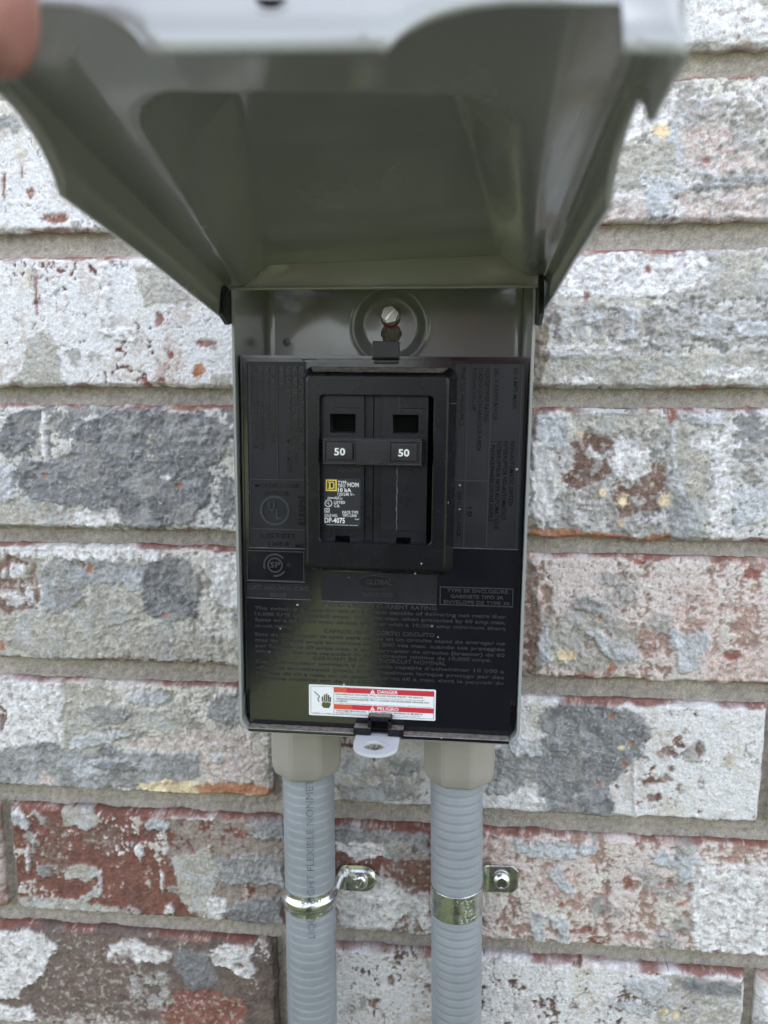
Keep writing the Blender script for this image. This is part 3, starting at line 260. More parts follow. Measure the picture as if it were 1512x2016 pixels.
'row5 left':[('b3',[(-137.9,-211.0),(-81.6,-210.0),(-82.6,-268.8),(-130.9,-267.5),(-143.0,-238.8)]),('m',[(-118.0,-234.5),(-98.6,-231.9),(-83.2,-232.3),(-83.5,-247.4),(-111.9,-247.9),(-119.6,-244.3)]),('g',[(-113.7,-262.0),(-104.4,-255.8),(-83.6,-253.0),(-83.9,-268.4),(-112.5,-268.1)]),('m',[(-100.7,-213.0),(-82.9,-213.3),(-83.1,-222.0),(-98.4,-222.3)]),('b',[(-225.0,-262.5),(-200.3,-260.9),(-170.8,-264.6),(-171.0,-268.8),(-225.5,-268.6)]),('w',[(-122.6,-255.6),(-118.6,-252.5),(-113.5,-257.8),(-115.1,-267.8),(-125.7,-267.9),(-126.9,-264.3)]),('b',[(-197.1,-211.6),(-181.1,-210.7),(-176.3,-218.7),(-183.2,-223.2),(-196.3,-219.8)]),('l',[(-224.2,-214.5),(-219.0,-216.9),(-213.8,-220.8),(-215.4,-224.3),(-223.2,-220.0)]),('l',[(-140.5,-217.2),(-141.5,-219.1),(-144.0,-220.7),(-147.5,-221.4),(-150.9,-221.1),(-153.3,-219.8),(-154.1,-218.0),(-153.1,-216.0),(-150.6,-214.4),(-147.1,-213.7),(-143.8,-214.1),(-141.3,-215.3)]),('m',[(-202.9,-246.8),(-203.7,-249.0),(-205.5,-250.7),(-207.8,-251.4),(-210.1,-251.0),(-211.7,-249.5),(-212.2,-247.4),(-211.4,-245.2),(-209.6,-243.6),(-207.3,-242.8),(-205.0,-243.3),(-203.4,-244.7)]),('b',[(-177.8,-246.0),(-179.4,-248.4),(-183.4,-250.3),(-188.9,-251.3),(-194.3,-251.0),(-198.1,-249.6),(-199.4,-247.4),(-197.8,-245.1),(-193.8,-243.2),(-188.3,-242.2),(-183.0,-242.5),(-179.1,-243.9)]),('w',[(-149.7,-211.7),(-139.2,-210.6),(-118.6,-211.3),(-118.6,-214.0),(-144.6,-214.7)]),('b',[(-192.2,-261.7),(-178.1,-250.9),(-181.2,-258.1),(-186.9,-264.2)]),('w',[(-140.0,-263.8),(-140.5,-265.3),(-141.5,-266.4),(-142.8,-266.9),(-144.1,-266.6),(-145.1,-265.6),(-145.4,-264.2),(-145.0,-262.8),(-143.9,-261.7),(-142.6,-261.2),(-141.3,-261.5),(-140.3,-262.5)]),('n',[(-193.2,-233.5),(-194.8,-242.1),(-198.2,-248.5),(-202.4,-251.0),(-206.3,-249.0),(-208.9,-242.9),(-209.4,-234.5),(-207.7,-226.0),(-204.4,-219.7),(-200.2,-217.3),(-196.3,-219.3),(-193.7,-225.2)]),('n',[(-166.1,-226.4),(-167.8,-230.6),(-171.8,-233.9),(-177.2,-235.4),(-182.5,-234.6),(-186.3,-231.7),(-187.5,-227.6),(-185.8,-223.4),(-181.7,-220.1),(-176.3,-218.7),(-171.0,-219.5),(-167.3,-222.3)]),('w',[(-154.5,-232.6),(-155.0,-234.8),(-156.1,-236.5),(-157.4,-237.2),(-158.7,-236.7),(-159.6,-235.1),(-159.8,-232.9),(-159.4,-230.7),(-158.3,-229.0),(-157.0,-228.3),(-155.7,-228.8),(-154.8,-230.4)]),('w',[(-141.8,-230.4),(-142.2,-232.4),(-143.0,-233.8),(-144.1,-234.4),(-145.1,-234.0),(-145.8,-232.6),(-146.0,-230.7),(-145.7,-228.7),(-144.9,-227.3),(-143.8,-226.7),(-142.8,-227.1),(-142.0,-228.5)]),('w',[(-145.0,-248.7),(-145.3,-251.8),(-145.7,-254.1),(-146.3,-255.0),(-146.8,-254.2),(-147.1,-251.9),(-147.1,-248.8),(-146.8,-245.7),(-146.3,-243.5),(-145.8,-242.6),(-145.3,-243.4),(-145.0,-245.6)]),('w',[(-177.5,-250.8),(-177.9,-254.5),(-178.4,-257.3),(-179.0,-258.3),(-179.5,-257.3),(-179.8,-254.6),(-179.7,-251.0),(-179.4,-247.3),(-178.8,-244.6),(-178.2,-243.5),(-177.7,-244.5),(-177.5,-247.1)]),('w',[(-215.5,-240.5),(-216.0,-244.8),(-216.6,-248.0),(-217.2,-249.1),(-217.7,-248.0),(-217.9,-244.9),(-217.7,-240.7),(-217.2,-236.4),(-216.6,-233.3),(-216.0,-232.1),(-215.5,-233.2),(-215.4,-236.3)]),('b',[(-140.2,-235.9),(-119.0,-226.3),(-117.0,-242.7),(-125.6,-265.7),(-133.5,-266.2)]),('m',[(-57.7,-213.2),(-11.2,-214.5),(-11.8,-227.9),(-32.9,-229.2),(-47.8,-222.0),(-57.8,-221.3)]),('w',[(-58.0,-245.8),(-42.8,-237.9),(-22.9,-240.7),(-10.4,-249.4),(-10.1,-269.2),(-58.2,-269.9)]),('n',[(-9.5,-234.7),(-10.9,-241.0),(-14.6,-245.8),(-19.8,-247.9),(-25.1,-246.5),(-28.9,-242.2),(-30.3,-236.1),(-29.0,-229.8),(-25.2,-225.0),(-20.0,-223.0),(-14.8,-224.4),(-11.0,-228.6)]),('w',[(-57.8,-221.3),(-32.9,-221.1),(-32.9,-227.8),(-47.8,-230.1),(-57.8,-225.9)]),('n',[(-13.4,-266.1),(-14.5,-269.8),(-17.4,-272.6),(-21.4,-273.9),(-25.4,-273.2),(-28.4,-270.8),(-29.5,-267.2),(-28.4,-263.6),(-25.5,-260.7),(-21.5,-259.5),(-17.5,-260.2),(-14.5,-262.6)]),('k',[(-54.3,-263.5),(-54.7,-266.6),(-55.6,-268.9),(-56.9,-269.8),(-58.2,-269.1),(-59.1,-266.9),(-59.4,-263.8),(-59.0,-260.7),(-58.1,-258.4),(-56.8,-257.5),(-55.6,-258.3),(-54.6,-260.4)]),('k',[(-32.9,-221.1),(-11.2,-217.2),(-11.1,-227.8),(-30.4,-231.7)]),],
'row5 right':[('l',[(28.5,-214.3),(32.8,-213.3),(33.0,-221.1),(29.4,-222.7)]),('l',[(32.9,-217.2),(45.9,-214.3),(56.7,-215.8),(58.2,-223.5),(49.9,-224.1),(33.1,-223.0)]),('l',[(58.6,-215.6),(68.0,-215.1),(66.3,-220.4),(59.3,-223.5)]),('l',[(91.6,-219.4),(98.9,-217.1),(104.9,-220.6),(103.0,-227.3),(94.7,-223.9)]),('l',[(103.8,-220.7),(114.0,-217.5),(115.3,-227.8),(109.2,-233.4),(104.2,-228.5)]),('l',[(36.8,-252.1),(43.6,-252.5),(45.4,-268.7),(39.2,-267.8)]),('l',[(46.1,-253.7),(55.8,-254.3),(55.8,-269.3),(49.0,-267.0),(51.2,-261.4),(45.8,-259.1)]),('r',[(85.1,-234.5),(84.8,-236.1),(83.9,-237.3),(82.5,-237.8),(81.0,-237.5),(79.9,-236.4),(79.5,-234.8),(79.8,-233.2),(80.8,-232.0),(82.2,-231.5),(83.6,-231.8),(84.7,-232.9)]),('o',[(104.7,-244.8),(109.7,-241.3),(109.4,-245.3)]),('k',[(86.7,-228.3),(104.2,-228.5),(111.8,-238.5),(98.0,-242.1),(88.2,-234.8)]),('r',[(56.0,-261.1),(70.3,-257.3),(68.1,-262.9),(56.1,-263.2)]),('k',[(93.4,-266.5),(98.7,-255.3),(108.6,-262.6),(111.3,-268.4),(94.8,-269.6)]),('r',[(75.5,-265.6),(74.8,-266.9),(72.9,-267.9),(70.3,-268.5),(67.6,-268.3),(65.7,-267.6),(64.9,-266.4),(65.6,-265.1),(67.5,-264.1),(70.1,-263.6),(72.7,-263.7),(74.7,-264.5)]),('w',[(112.0,-222.8),(145.6,-220.7),(149.1,-267.7),(114.7,-266.2)]),('p2',[(57.5,-236.8),(56.4,-242.2),(53.1,-246.4),(48.3,-248.1),(43.4,-247.0),(39.8,-243.3),(38.3,-238.1),(39.4,-232.7),(42.8,-228.6),(47.6,-226.8),(52.4,-227.9),(56.0,-231.6)]),('r',[(53.8,-248.3),(53.6,-249.0),(52.9,-249.5),(52.0,-249.7),(51.0,-249.6),(50.3,-249.2),(50.0,-248.5),(50.2,-247.8),(50.9,-247.3),(51.9,-247.1),(52.8,-247.2),(53.6,-247.6)]),('l',[(45.3,-229.6),(50.0,-228.0),(57.6,-240.8),(52.9,-242.4)]),('p2',[(13.6,-215.7),(25.7,-216.3),(26.0,-228.2),(13.8,-226.3)]),],
'row6 left':[('w',[(-240.3,-281.0),(-218.1,-280.9),(-204.2,-287.1),(-209.6,-297.8),(-213.9,-308.5),(-224.6,-313.8),(-226.7,-323.0),(-243.5,-321.4)]),('w',[(-178.5,-292.5),(-173.3,-286.3),(-162.3,-282.6),(-152.9,-284.8),(-142.4,-288.3),(-145.3,-294.3),(-156.1,-295.2),(-169.8,-297.7),(-177.3,-295.3)]),('w',[(-122.3,-285.4),(-115.6,-281.4),(-99.8,-280.8),(-100.6,-292.3),(-98.8,-296.5),(-105.5,-299.9),(-112.0,-296.1),(-121.2,-291.6)]),('w',[(-244.0,-327.4),(-221.3,-325.6),(-218.9,-331.4),(-227.7,-337.0),(-244.9,-338.5)]),('n',[(-105.1,-292.7),(-105.4,-293.6),(-106.2,-294.2),(-107.2,-294.6),(-108.3,-294.4),(-109.0,-293.8),(-109.3,-293.0),(-109.0,-292.1),(-108.2,-291.4),(-107.1,-291.1),(-106.1,-291.3),(-105.3,-291.8)]),('n',[(-170.9,-291.9),(-171.1,-292.7),(-171.6,-293.2),(-172.3,-293.5),(-173.0,-293.3),(-173.4,-292.8),(-173.6,-292.1),(-173.4,-291.4),(-172.8,-290.8),(-172.1,-290.6),(-171.5,-290.7),(-171.0,-291.2)]),('n2',[(-211.2,-300.9),(-164.0,-291.4),(-154.3,-314.1),(-160.7,-335.4),(-219.5,-340.6)]),('p3',[(-219.0,-332.9),(-182.4,-328.3),(-146.8,-330.0),(-147.1,-337.2),(-219.7,-343.6)]),('g2',[(-139.6,-286.7),(-123.7,-286.9),(-118.9,-305.3),(-132.5,-309.3),(-142.7,-295.6)]),('r',[(-103.3,-318.7),(-106.7,-324.8),(-115.7,-329.9),(-127.9,-332.6),(-140.1,-332.0),(-148.9,-328.4),(-151.9,-322.7),(-148.4,-316.5),(-139.3,-311.5),(-127.1,-308.9),(-115.1,-309.5),(-106.4,-313.1)]),('n2',[(-204.5,-282.8),(-177.2,-283.7),(-177.8,-295.4),(-200.1,-300.0)]),('k',[(-167.4,-303.3),(-145.5,-298.7),(-143.7,-322.1),(-162.8,-320.7)]),],
'row6 mid':[('b2',[(95.6,-285.4),(107.3,-281.7),(138.6,-283.3),(139.2,-305.5),(99.2,-308.9)]),('l',[(83.5,-283.6),(105.1,-284.6),(98.6,-297.5),(105.7,-295.6),(107.1,-298.8),(96.2,-297.7),(83.9,-291.8)]),('l',[(76.8,-295.2),(98.7,-298.9),(96.6,-304.6),(77.0,-300.7)]),('g2',[(107.5,-285.8),(112.1,-282.7),(138.1,-283.3),(138.1,-290.2),(119.8,-291.7)]),('c',[(104.6,-300.6),(104.4,-301.6),(103.7,-302.4),(102.8,-302.7),(101.8,-302.6),(101.1,-301.9),(100.7,-301.0),(100.9,-300.0),(101.6,-299.2),(102.5,-298.9),(103.5,-299.0),(104.3,-299.7)]),('c',[(110.1,-301.8),(110.0,-302.8),(109.4,-303.6),(108.6,-303.9),(107.7,-303.7),(107.1,-303.1),(106.8,-302.1),(107.0,-301.1),(107.5,-300.4),(108.4,-300.0),(109.2,-300.2),(109.9,-300.9)]),('n',[(-8.5,-299.3),(-8.8,-301.3),(-9.8,-302.8),(-11.0,-303.5),(-12.3,-303.1),(-13.2,-301.7),(-13.6,-299.7),(-13.3,-297.7),(-12.4,-296.2),(-11.1,-295.5),(-9.8,-296.0),(-8.9,-297.4)]),('n',[(-28.4,-295.2),(-28.6,-296.9),(-29.2,-298.2),(-30.1,-298.8),(-31.0,-298.4),(-31.7,-297.2),(-31.9,-295.5),(-31.7,-293.8),(-31.0,-292.5),(-30.2,-292.0),(-29.3,-292.4),(-28.6,-293.5)]),('n',[(-35.5,-307.2),(-35.8,-308.0),(-36.6,-308.6),(-37.8,-308.8),(-39.0,-308.7),(-39.8,-308.3),(-40.1,-307.6),(-39.8,-306.9),(-39.0,-306.3),(-37.8,-306.0),(-36.7,-306.1),(-35.8,-306.5)]),('r',[(-37.5,-309.7),(-37.8,-310.6),(-38.3,-311.2),(-39.1,-311.5),(-39.9,-311.4),(-40.4,-310.8),(-40.6,-309.9),(-40.4,-309.1),(-39.9,-308.4),(-39.1,-308.1),(-38.3,-308.3),(-37.8,-308.8)]),('n',[(61.7,-302.0),(61.5,-303.0),(60.7,-303.8),(59.6,-304.1),(58.5,-304.0),(57.7,-303.3),(57.3,-302.4),(57.6,-301.4),(58.4,-300.6),(59.4,-300.2),(60.6,-300.4),(61.4,-301.0)]),('n',[(-24.6,-285.0),(-25.0,-285.8),(-26.1,-286.4),(-27.6,-286.7),(-29.2,-286.6),(-30.3,-286.2),(-30.7,-285.5),(-30.3,-284.8),(-29.2,-284.2),(-27.6,-283.9),(-26.1,-283.9),(-25.0,-284.4)]),],
'row6 far':[('v',[(147.8,-288.0),(154.6,-286.1),(156.0,-304.0),(149.4,-302.9)]),],
'row-1 right':[('w',[(88.3,150.7),(117.7,153.3),(118.9,136.5),(90.2,135.6)]),('k',[(90.1,136.6),(97.1,135.4),(97.2,133.1),(90.3,133.4)]),('b',[(109.5,153.6),(121.2,153.1),(122.0,142.0)]),],
}
# ------------------------------------------------------------------ the brick wall
C_RED = np.array([0.215, 0.092, 0.07]); C_OR = np.array([0.34, 0.155, 0.085]); C_BR = np.array([0.165, 0.10, 0.08])
C_WH = np.array([0.605, 0.588, 0.582]); C_CR = np.array([0.54, 0.51, 0.455]); C_BE = np.array([0.375, 0.35, 0.305])
C_G = np.array([0.165, 0.163, 0.168]); C_M = np.array([0.25, 0.246, 0.243]); C_L = np.array([0.44, 0.445, 0.455])
C_PK = np.array([0.46, 0.38, 0.345]); C_CH = np.array([0.62, 0.50, 0.33]); C_K = np.array([0.33, 0.31, 0.285])
KIND = {'g': (C_G, .75, 1), 'g2': (C_G*1.1, .2, .6), 'm': (C_M, .6, 1), 'l': (C_L, .75, .8), 'b': (C_BE, .35, .6), 'b2': (C_BE*.92, .2, .8), 'w': (C_WH, .5, .6),
        'r': (C_RED, -.35, .3), 'o': (C_OR, -.1, .3), 'n': (C_BR, -.35, .6), 'n2': (np.array([.150,.110,.094]), 0, .3), 'p': (C_PK, 0, .5), 'p2': (C_PK*np.array([1.0, .90, .87]), 0, .6), 'p3': (C_PK*.75, 0, .5),
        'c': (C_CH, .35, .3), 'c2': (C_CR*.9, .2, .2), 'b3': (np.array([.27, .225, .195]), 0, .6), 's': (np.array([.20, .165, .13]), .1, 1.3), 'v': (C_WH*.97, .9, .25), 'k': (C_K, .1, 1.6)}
def sdf(x, z, poly):
    """signed distance, positive inside"""
    d = np.full(x.shape, 1e9); ins = np.zeros(x.shape, bool); n = len(poly)
    for i in range(n):
        ax, az = poly[i]; bx, bz = poly[(i+1) % n]
        ex, ez = bx-ax, bz-az; L = ex*ex+ez*ez+1e-9
        t = np.clip(((x-ax)*ex+(z-az)*ez)/L, 0, 1)
        d = np.minimum(d, (x-ax-t*ex)**2 + (z-az-t*ez)**2)
        c = ((az > z) != (bz > z)) & (x < (bx-ax)*(z-az)/((bz-az) if abs(bz-az) > 1e-9 else 1e-9)+ax); ins ^= c
    d = np.sqrt(d); return np.where(ins, d, -d)
def mixc(c, k, m): return c*(1-m[..., None]) + k*m[..., None]
# recipe: underlayer, white threshold (low = more white), cream share, grey smear share, roughness of relief, red peeking share
REC = {'white': dict(u=C_RED, wt=-.50, cream=.30, grey=.06, rough=.8, red=.11, speck=.25), 'whitespeck': dict(u=C_BR, wt=-.34, cream=.12, grey=.08, rough=.8, red=.05, speck=.6),
       'graywhite': dict(wc=np.array([.535,.52,.51]), u=C_M, wt=-.10, cream=.5, grey=.34, rough=1.4, red=.05, speck=.3), 'beigegray': dict(wc=np.array([.535,.505,.465]), u=C_BE*1.05, wt=-.04, cream=.6, grey=.2, rough=1.2, red=.05, speck=.25),
       'pink': dict(wc=np.array([.545,.475,.445]), u=C_PK*np.array([.80, .66, .60]), wt=-.10, cream=.35, grey=.16, rough=1.2, red=.12, speck=.55), 'red': dict(u=C_RED*np.array([.80,.86,.86]), wt=.36, cream=.5, grey=.17, rough=1.0, red=0, speck=.2),
       'brown': dict(u=np.array([.150,.112,.096]), wt=.55, cream=.4, grey=.14, rough=1.0, red=.12, speck=.25), 'crust': dict(wc=np.array([.56,.535,.515]), u=C_K*1.1, wt=-.12, cream=.3, grey=.3, rough=1.9, red=.08, speck=.4)}
def paint_brick(x, z, x0, x1, z0, z1, rec, patches, seed):
    r = REC[rec]
    wx = x + 2.2*fbm(x, z, 9, 3, seed+1); wz = z + 2.2*fbm(x, z, 9, 3, seed+2)
    n30 = fbm(x, z, 34, 3, seed+3); n10 = fbm(wx, wz, 11, 4, seed+4); n4 = fbm(x, z, 4.2, 3, seed+5); n2 = fbm(x, z, 1.9, 2, seed+6)
    vert = fbm(x*2.2, z*.35, 10, 3, seed+7)                       # wire-cut and mould streaks run up the face
    n1 = .75*perlin(x/1.05, z/1.05, seed+21); gr = perlin(x/.7, z/.7, seed+22)
    c = np.ones(x.shape+(3,))*r['u']; c = c*(1+.32*n10+.26*n4+.18*n2+.12*n1)[..., None]
    h = .45*fbm(x, z, 60, 2, seed+8) + r['rough']*(.36*n10+.34*n4+.24*n2+.10*n1)
    w = sstep(-.10, .10, .5*n10+.45*n30+.34*n4+.30*n2+.22*vert-r['wt'])
    cream = sstep(.05, .35, fbm(x, z, 26, 3, seed+9)+.35*n4 - .35*(1-2*r['cream']))
    wc = np.ones(x.shape+(3,))*r.get('wc', C_WH)*(1+.09*n10+.07*n4+.09*n2+.06*n1)[..., None]; wc = mixc(wc, C_CR*(1+.10*n4+.08*n1)[..., None], cream)
    thin = sstep(.02, .30, .6*n10+.5*n4-.25*n30-.10); wc = mixc(wc, r['u']*.55+C_BE*.5, thin*.42)
    c = mixc(c, wc, w); h = h + .42*w
    g = sstep(.0, .08, fbm(wx, wz, 20, 4, seed+10) + .10*n2 - .62*(1-r['grey']*1.5))
    c = mixc(c, (C_M*.6+C_BE*.45)*(1+.3*n4+.2*n10+.15*n1)[..., None], g*.9); h = h + g*(.35+.35*np.abs(fbm(wx, wz, 6, 3, seed+11)))
    # fine speckle: grit and pinholes through the wash
    sp = sstep(.30, .42, perlin(x/1.5, z/1.5, seed+12)*.6+.45*n10+.30*n30-.42+.5*r['speck'])*w*(1-g)
    c = mixc(c, C_RED*.45+C_K*.5+.03*np.ones(3), sp*.8); h = h - .35*sp
    rd = sstep(.0, .05, fbm(wx, wz, 10, 4, seed+13)+.25*n2-.95*(1-r['red']*1.6))
    c = mixc(c, C_RED*(1+.25*n4)[..., None]*1.05, rd*.9); h = h - .25*rd
    # hairline cracks and scratches
    ck = sstep(.030, .008, np.abs(fbm(wx, wz, 17, 4, seed+24)))*sstep(.0, .25, fbm(x, z, 22, 2, seed+25)); c = mixc(c, C_K*.5, ck*.75); h = h-.3*ck
    # long ridges left by the mould
    for k in range(3):
        q = x0+((seed*(k+3)*37) % 100)/100*(x1-x0); lin = np.exp(-((x-q-1.5*fbm(z, x*0+k, 30, 2, seed))/1.0)**2)*sstep(-.1, .3, fbm(z, x*0, 25, 2, seed+14+k))
        h = h + .45*lin; c = mixc(c, C_WH*.93, lin*.35*w)
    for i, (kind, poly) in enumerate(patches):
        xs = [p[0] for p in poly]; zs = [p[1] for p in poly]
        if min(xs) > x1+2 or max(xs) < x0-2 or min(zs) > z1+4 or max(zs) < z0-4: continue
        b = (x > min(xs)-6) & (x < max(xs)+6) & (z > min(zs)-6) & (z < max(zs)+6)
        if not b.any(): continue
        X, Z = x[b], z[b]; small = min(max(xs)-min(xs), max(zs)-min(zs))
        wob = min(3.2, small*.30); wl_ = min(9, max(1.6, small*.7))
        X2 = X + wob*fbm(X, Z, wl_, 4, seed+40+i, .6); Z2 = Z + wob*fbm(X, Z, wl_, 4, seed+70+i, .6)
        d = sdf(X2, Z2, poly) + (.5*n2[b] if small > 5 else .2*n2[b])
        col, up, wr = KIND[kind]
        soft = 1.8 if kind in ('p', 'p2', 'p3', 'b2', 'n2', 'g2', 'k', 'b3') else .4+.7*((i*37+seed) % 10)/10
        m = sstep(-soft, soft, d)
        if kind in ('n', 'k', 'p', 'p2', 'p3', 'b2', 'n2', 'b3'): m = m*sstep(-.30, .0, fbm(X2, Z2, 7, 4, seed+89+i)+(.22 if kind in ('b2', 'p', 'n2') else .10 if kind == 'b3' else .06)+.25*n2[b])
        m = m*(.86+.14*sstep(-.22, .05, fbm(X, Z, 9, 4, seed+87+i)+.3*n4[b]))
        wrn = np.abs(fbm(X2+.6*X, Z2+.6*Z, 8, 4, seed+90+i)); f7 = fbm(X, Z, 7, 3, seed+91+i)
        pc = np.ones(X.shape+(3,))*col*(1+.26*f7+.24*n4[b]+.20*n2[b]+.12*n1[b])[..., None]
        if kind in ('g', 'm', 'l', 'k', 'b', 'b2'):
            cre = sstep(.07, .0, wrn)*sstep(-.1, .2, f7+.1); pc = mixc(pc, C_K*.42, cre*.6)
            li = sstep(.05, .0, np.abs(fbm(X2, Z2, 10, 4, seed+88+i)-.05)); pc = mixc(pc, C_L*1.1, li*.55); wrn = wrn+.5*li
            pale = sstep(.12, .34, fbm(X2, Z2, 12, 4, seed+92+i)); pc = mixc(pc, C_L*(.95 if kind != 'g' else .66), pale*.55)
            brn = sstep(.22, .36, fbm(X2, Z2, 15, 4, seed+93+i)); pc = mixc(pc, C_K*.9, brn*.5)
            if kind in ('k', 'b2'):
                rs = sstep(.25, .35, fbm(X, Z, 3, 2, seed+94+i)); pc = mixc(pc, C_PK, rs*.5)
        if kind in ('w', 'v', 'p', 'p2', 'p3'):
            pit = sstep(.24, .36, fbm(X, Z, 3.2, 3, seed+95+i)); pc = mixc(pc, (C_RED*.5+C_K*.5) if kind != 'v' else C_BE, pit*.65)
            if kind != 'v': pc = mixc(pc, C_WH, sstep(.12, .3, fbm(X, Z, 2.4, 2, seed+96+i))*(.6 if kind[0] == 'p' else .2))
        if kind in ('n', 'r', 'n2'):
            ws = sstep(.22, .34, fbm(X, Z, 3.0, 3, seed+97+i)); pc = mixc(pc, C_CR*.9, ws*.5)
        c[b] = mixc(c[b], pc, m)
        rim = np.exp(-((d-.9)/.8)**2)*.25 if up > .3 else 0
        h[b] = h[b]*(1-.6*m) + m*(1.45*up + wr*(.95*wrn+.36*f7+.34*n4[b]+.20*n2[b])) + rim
    # arrises: fired red clay shows where the wash wore off, mostly along the top
    tp = sstep(.7, -.5, (z1-z) - 1.3 - 2.2*fbm(x, z*.6, 15, 4, seed+15) - .5*n4)*sstep(-.12, .12, fbm(x, z*0, 50, 3, seed+16)+r.get('edge', .02))
    bt = sstep(.7, -.5, (z-z0) - .9 - 2.4*fbm(x, z*.6, 12, 4, seed+17) - .5*n4)*sstep(.0, .2, fbm(x, z*0, 40, 2, seed+18)+.0)
    e = np.maximum(tp*.92, bt*.8); ec = C_RED*(1+.3*n4)[..., None]; ec = mixc(ec, C_CR, sstep(.10, .40, .6*n4+.5*n1)*.55)
    if rec == 'brown': pass
    c = mixc(c, ec, e)
    c = c*(1+.10*gr)[..., None]
    return np.clip(c, .02, .85), h
def set_mesh(name, V, F, colors, smooth=True):
    me = bpy.data.meshes.new(name); n = len(V); me.vertices.add(n); me.vertices.foreach_set('co', (V*MM).astype(np.float32).ravel())
    me.loops.add(F.size); me.polygons.add(len(F)); me.loops.foreach_set('vertex_index', F.astype(np.int32).ravel())
    me.polygons.foreach_set('loop_start', np.arange(0, F.size, 4, dtype=np.int32))
    me.update(calc_edges=True)
    me.polygons.foreach_set('use_smooth', np.full(len(F), smooth))
    a = me.color_attributes.new('tint', 'FLOAT_COLOR', 'POINT')
    cc = np.ones((n, 4), np.float32); cc[:, :3] = colors; a.data.foreach_set('color', cc.ravel())
    return me
def grid_faces(nz, nx):
    i = np.arange(nz*nx).reshape(nz, nx)
    return np.stack([i[:-1, :-1], i[:-1, 1:], i[1:, 1:], i[1:, :-1]], -1).reshape(-1, 4)
FX0, FX1, FZ0, FZ1 = -246, 162, -345, 172            # the part of the wall the photograph can see
BOX = (-84, 22, -134, 55)                            # hidden behind the box
def spaced(a, b, lo, hi, fine, coarse):
    out = [a]
    while out[-1] < b-1e-6:
        p = out[-1]; out.append(min(b, p+(fine if lo-.1 <= p <= hi else (min(coarse, max(fine, lo-p)) if p < lo else coarse))))
    if len(out) > 2 and out[-1]-out[-2] < .25*fine: out.pop(-2)
    return np.array(out)
def make_brick(x0, x1, z0, z1, rec, patches, seed, fine=.62):
    vis = x1 > FX0 and x0 < FX1 and z1 > FZ0 and z0 < FZ1
    if x0 > BOX[0] and x1 < BOX[1] and z0 > BOX[2] and z1 < BOX[3]: vis = False
    if vis: xs = spaced(x0, x1, max(FX0, x0), min(FX1, x1), fine, 1.3); zs = np.linspace(z0, z1, int((z1-z0)/fine)+1)
    else: xs = np.linspace(x0, x1, 150); zs = np.linspace(z0, z1, 40)
    X, Z = np.meshgrid(xs, zs)
    c, h = paint_brick(X, Z, x0, x1, z0, z1, rec, patches, seed)
    d = np.minimum(np.minimum(X-x0, x1-X), np.minimum(Z-z0, z1-Z))
    cr = np.hypot(np.clip(4-np.minimum(X-x0, x1-X), 0, 9), np.clip(4-np.minimum(Z-z0, z1-Z), 0, 9)); d = np.minimum(d, 4-cr)   # rounded corners
    d = d + .8*fbm(X, Z, 8, 3, seed+30)
    h = h - 2.6*(1-sstep(-.4, 2.0, d))
    k = np.exp(-np.minimum(np.minimum(X-x0, x1-X), np.minimum(Z-z0, z1-Z))/4)
    ox = k*1.0*fbm(X, Z, 16, 4, seed+31); oz = k*1.1*fbm(X, Z, 16, 4, seed+32)
    V = np.stack([X+ox, -h, Z+oz], -1); nz, nx = X.shape
    F = grid_faces(nz, nx)
    idx = np.arange(nz*nx).reshape(nz, nx)
    ring = np.concatenate([idx[0, :-1], idx[:-1, -1], idx[-1, :0:-1], idx[:0:-1, 0]])
    V = V.reshape(-1, 3); c = c.reshape(-1, 3); b = V[ring].copy(); n0 = len(V); m = len(ring)
    b1 = b.copy(); b1[:, 1] = 4.0; b2 = b.copy(); b2[:, 1] = 14
    ii = np.arange(m); jj = (ii+1) % m
    F = np.concatenate([F, np.stack([ring[jj], ring[ii], n0+ii, n0+jj], -1), np.stack([n0+jj, n0+ii, n0+m+ii, n0+m+jj], -1)])
    rc = c[ring]*.75+C_RED*.25
    return set_mesh('brick', np.concatenate([V, b1, b2]), F, np.concatenate([c, rc, rc*.8]))
wall = empty('brick_wall', (0, 0, -1450), 'old whitewashed brick wall with grey mortar joints behind the box', 'wall')
WOFF = Vector((0, 0, 1.45))
ROWZ = {-1: (132.7, 190), 0: (66.0, 122.2), 1: (-2.5, 55.3), 2: (-68.8, -10.7), 3: (-134.2, -76.4), 4: (-201.3, -144.1), 5: (-269.4, -212.0), 6: (-337.0, -278.9), 7: (-404, -346.3)}
def rowz(r):
    if r in ROWZ: return ROWZ[r]
    if r < -1: return (132.7+67*(-1-r), 190+67*(-1-r))
    return (-404-67*(r-7), -346.3-67*(r-7))
recipes = {(-1, 1): 'white', (-1, 0): 'white', (-1, -1): 'white', (0, -1): 'white', (0, 0): 'crust', (0, 1): 'crust', (1, -1): 'white', (1, 0): 'graywhite', (2, -1): 'graywhite', (2, 0): 'graywhite', (2, 1): 'graywhite',
           (3, -1): 'beigegray', (3, 0): 'pink', (4, -1): 'beigegray', (4, 0): 'white', (4, 1): 'white', (5, -2): 'pink', (5, -1): 'red', (5, 0): 'pink', (6, -1): 'brown', (6, 0): 'whitespeck', (6, 1): 'white'}
allp = {}
PATCHES['row1 fixing'] = [('s', [(-39, 14), (-25, 14), (-24, 30), (-39, 30)])]      # brown behind the keyhole: dirt, plus the hole's shade put into the brick colour
for k, v in PATCHES.items(): allp.setdefault(int(k.split()[0][3:]), []).extend(v)
rng = random.Random(5); RL = list(REC); BR = []; spare = []
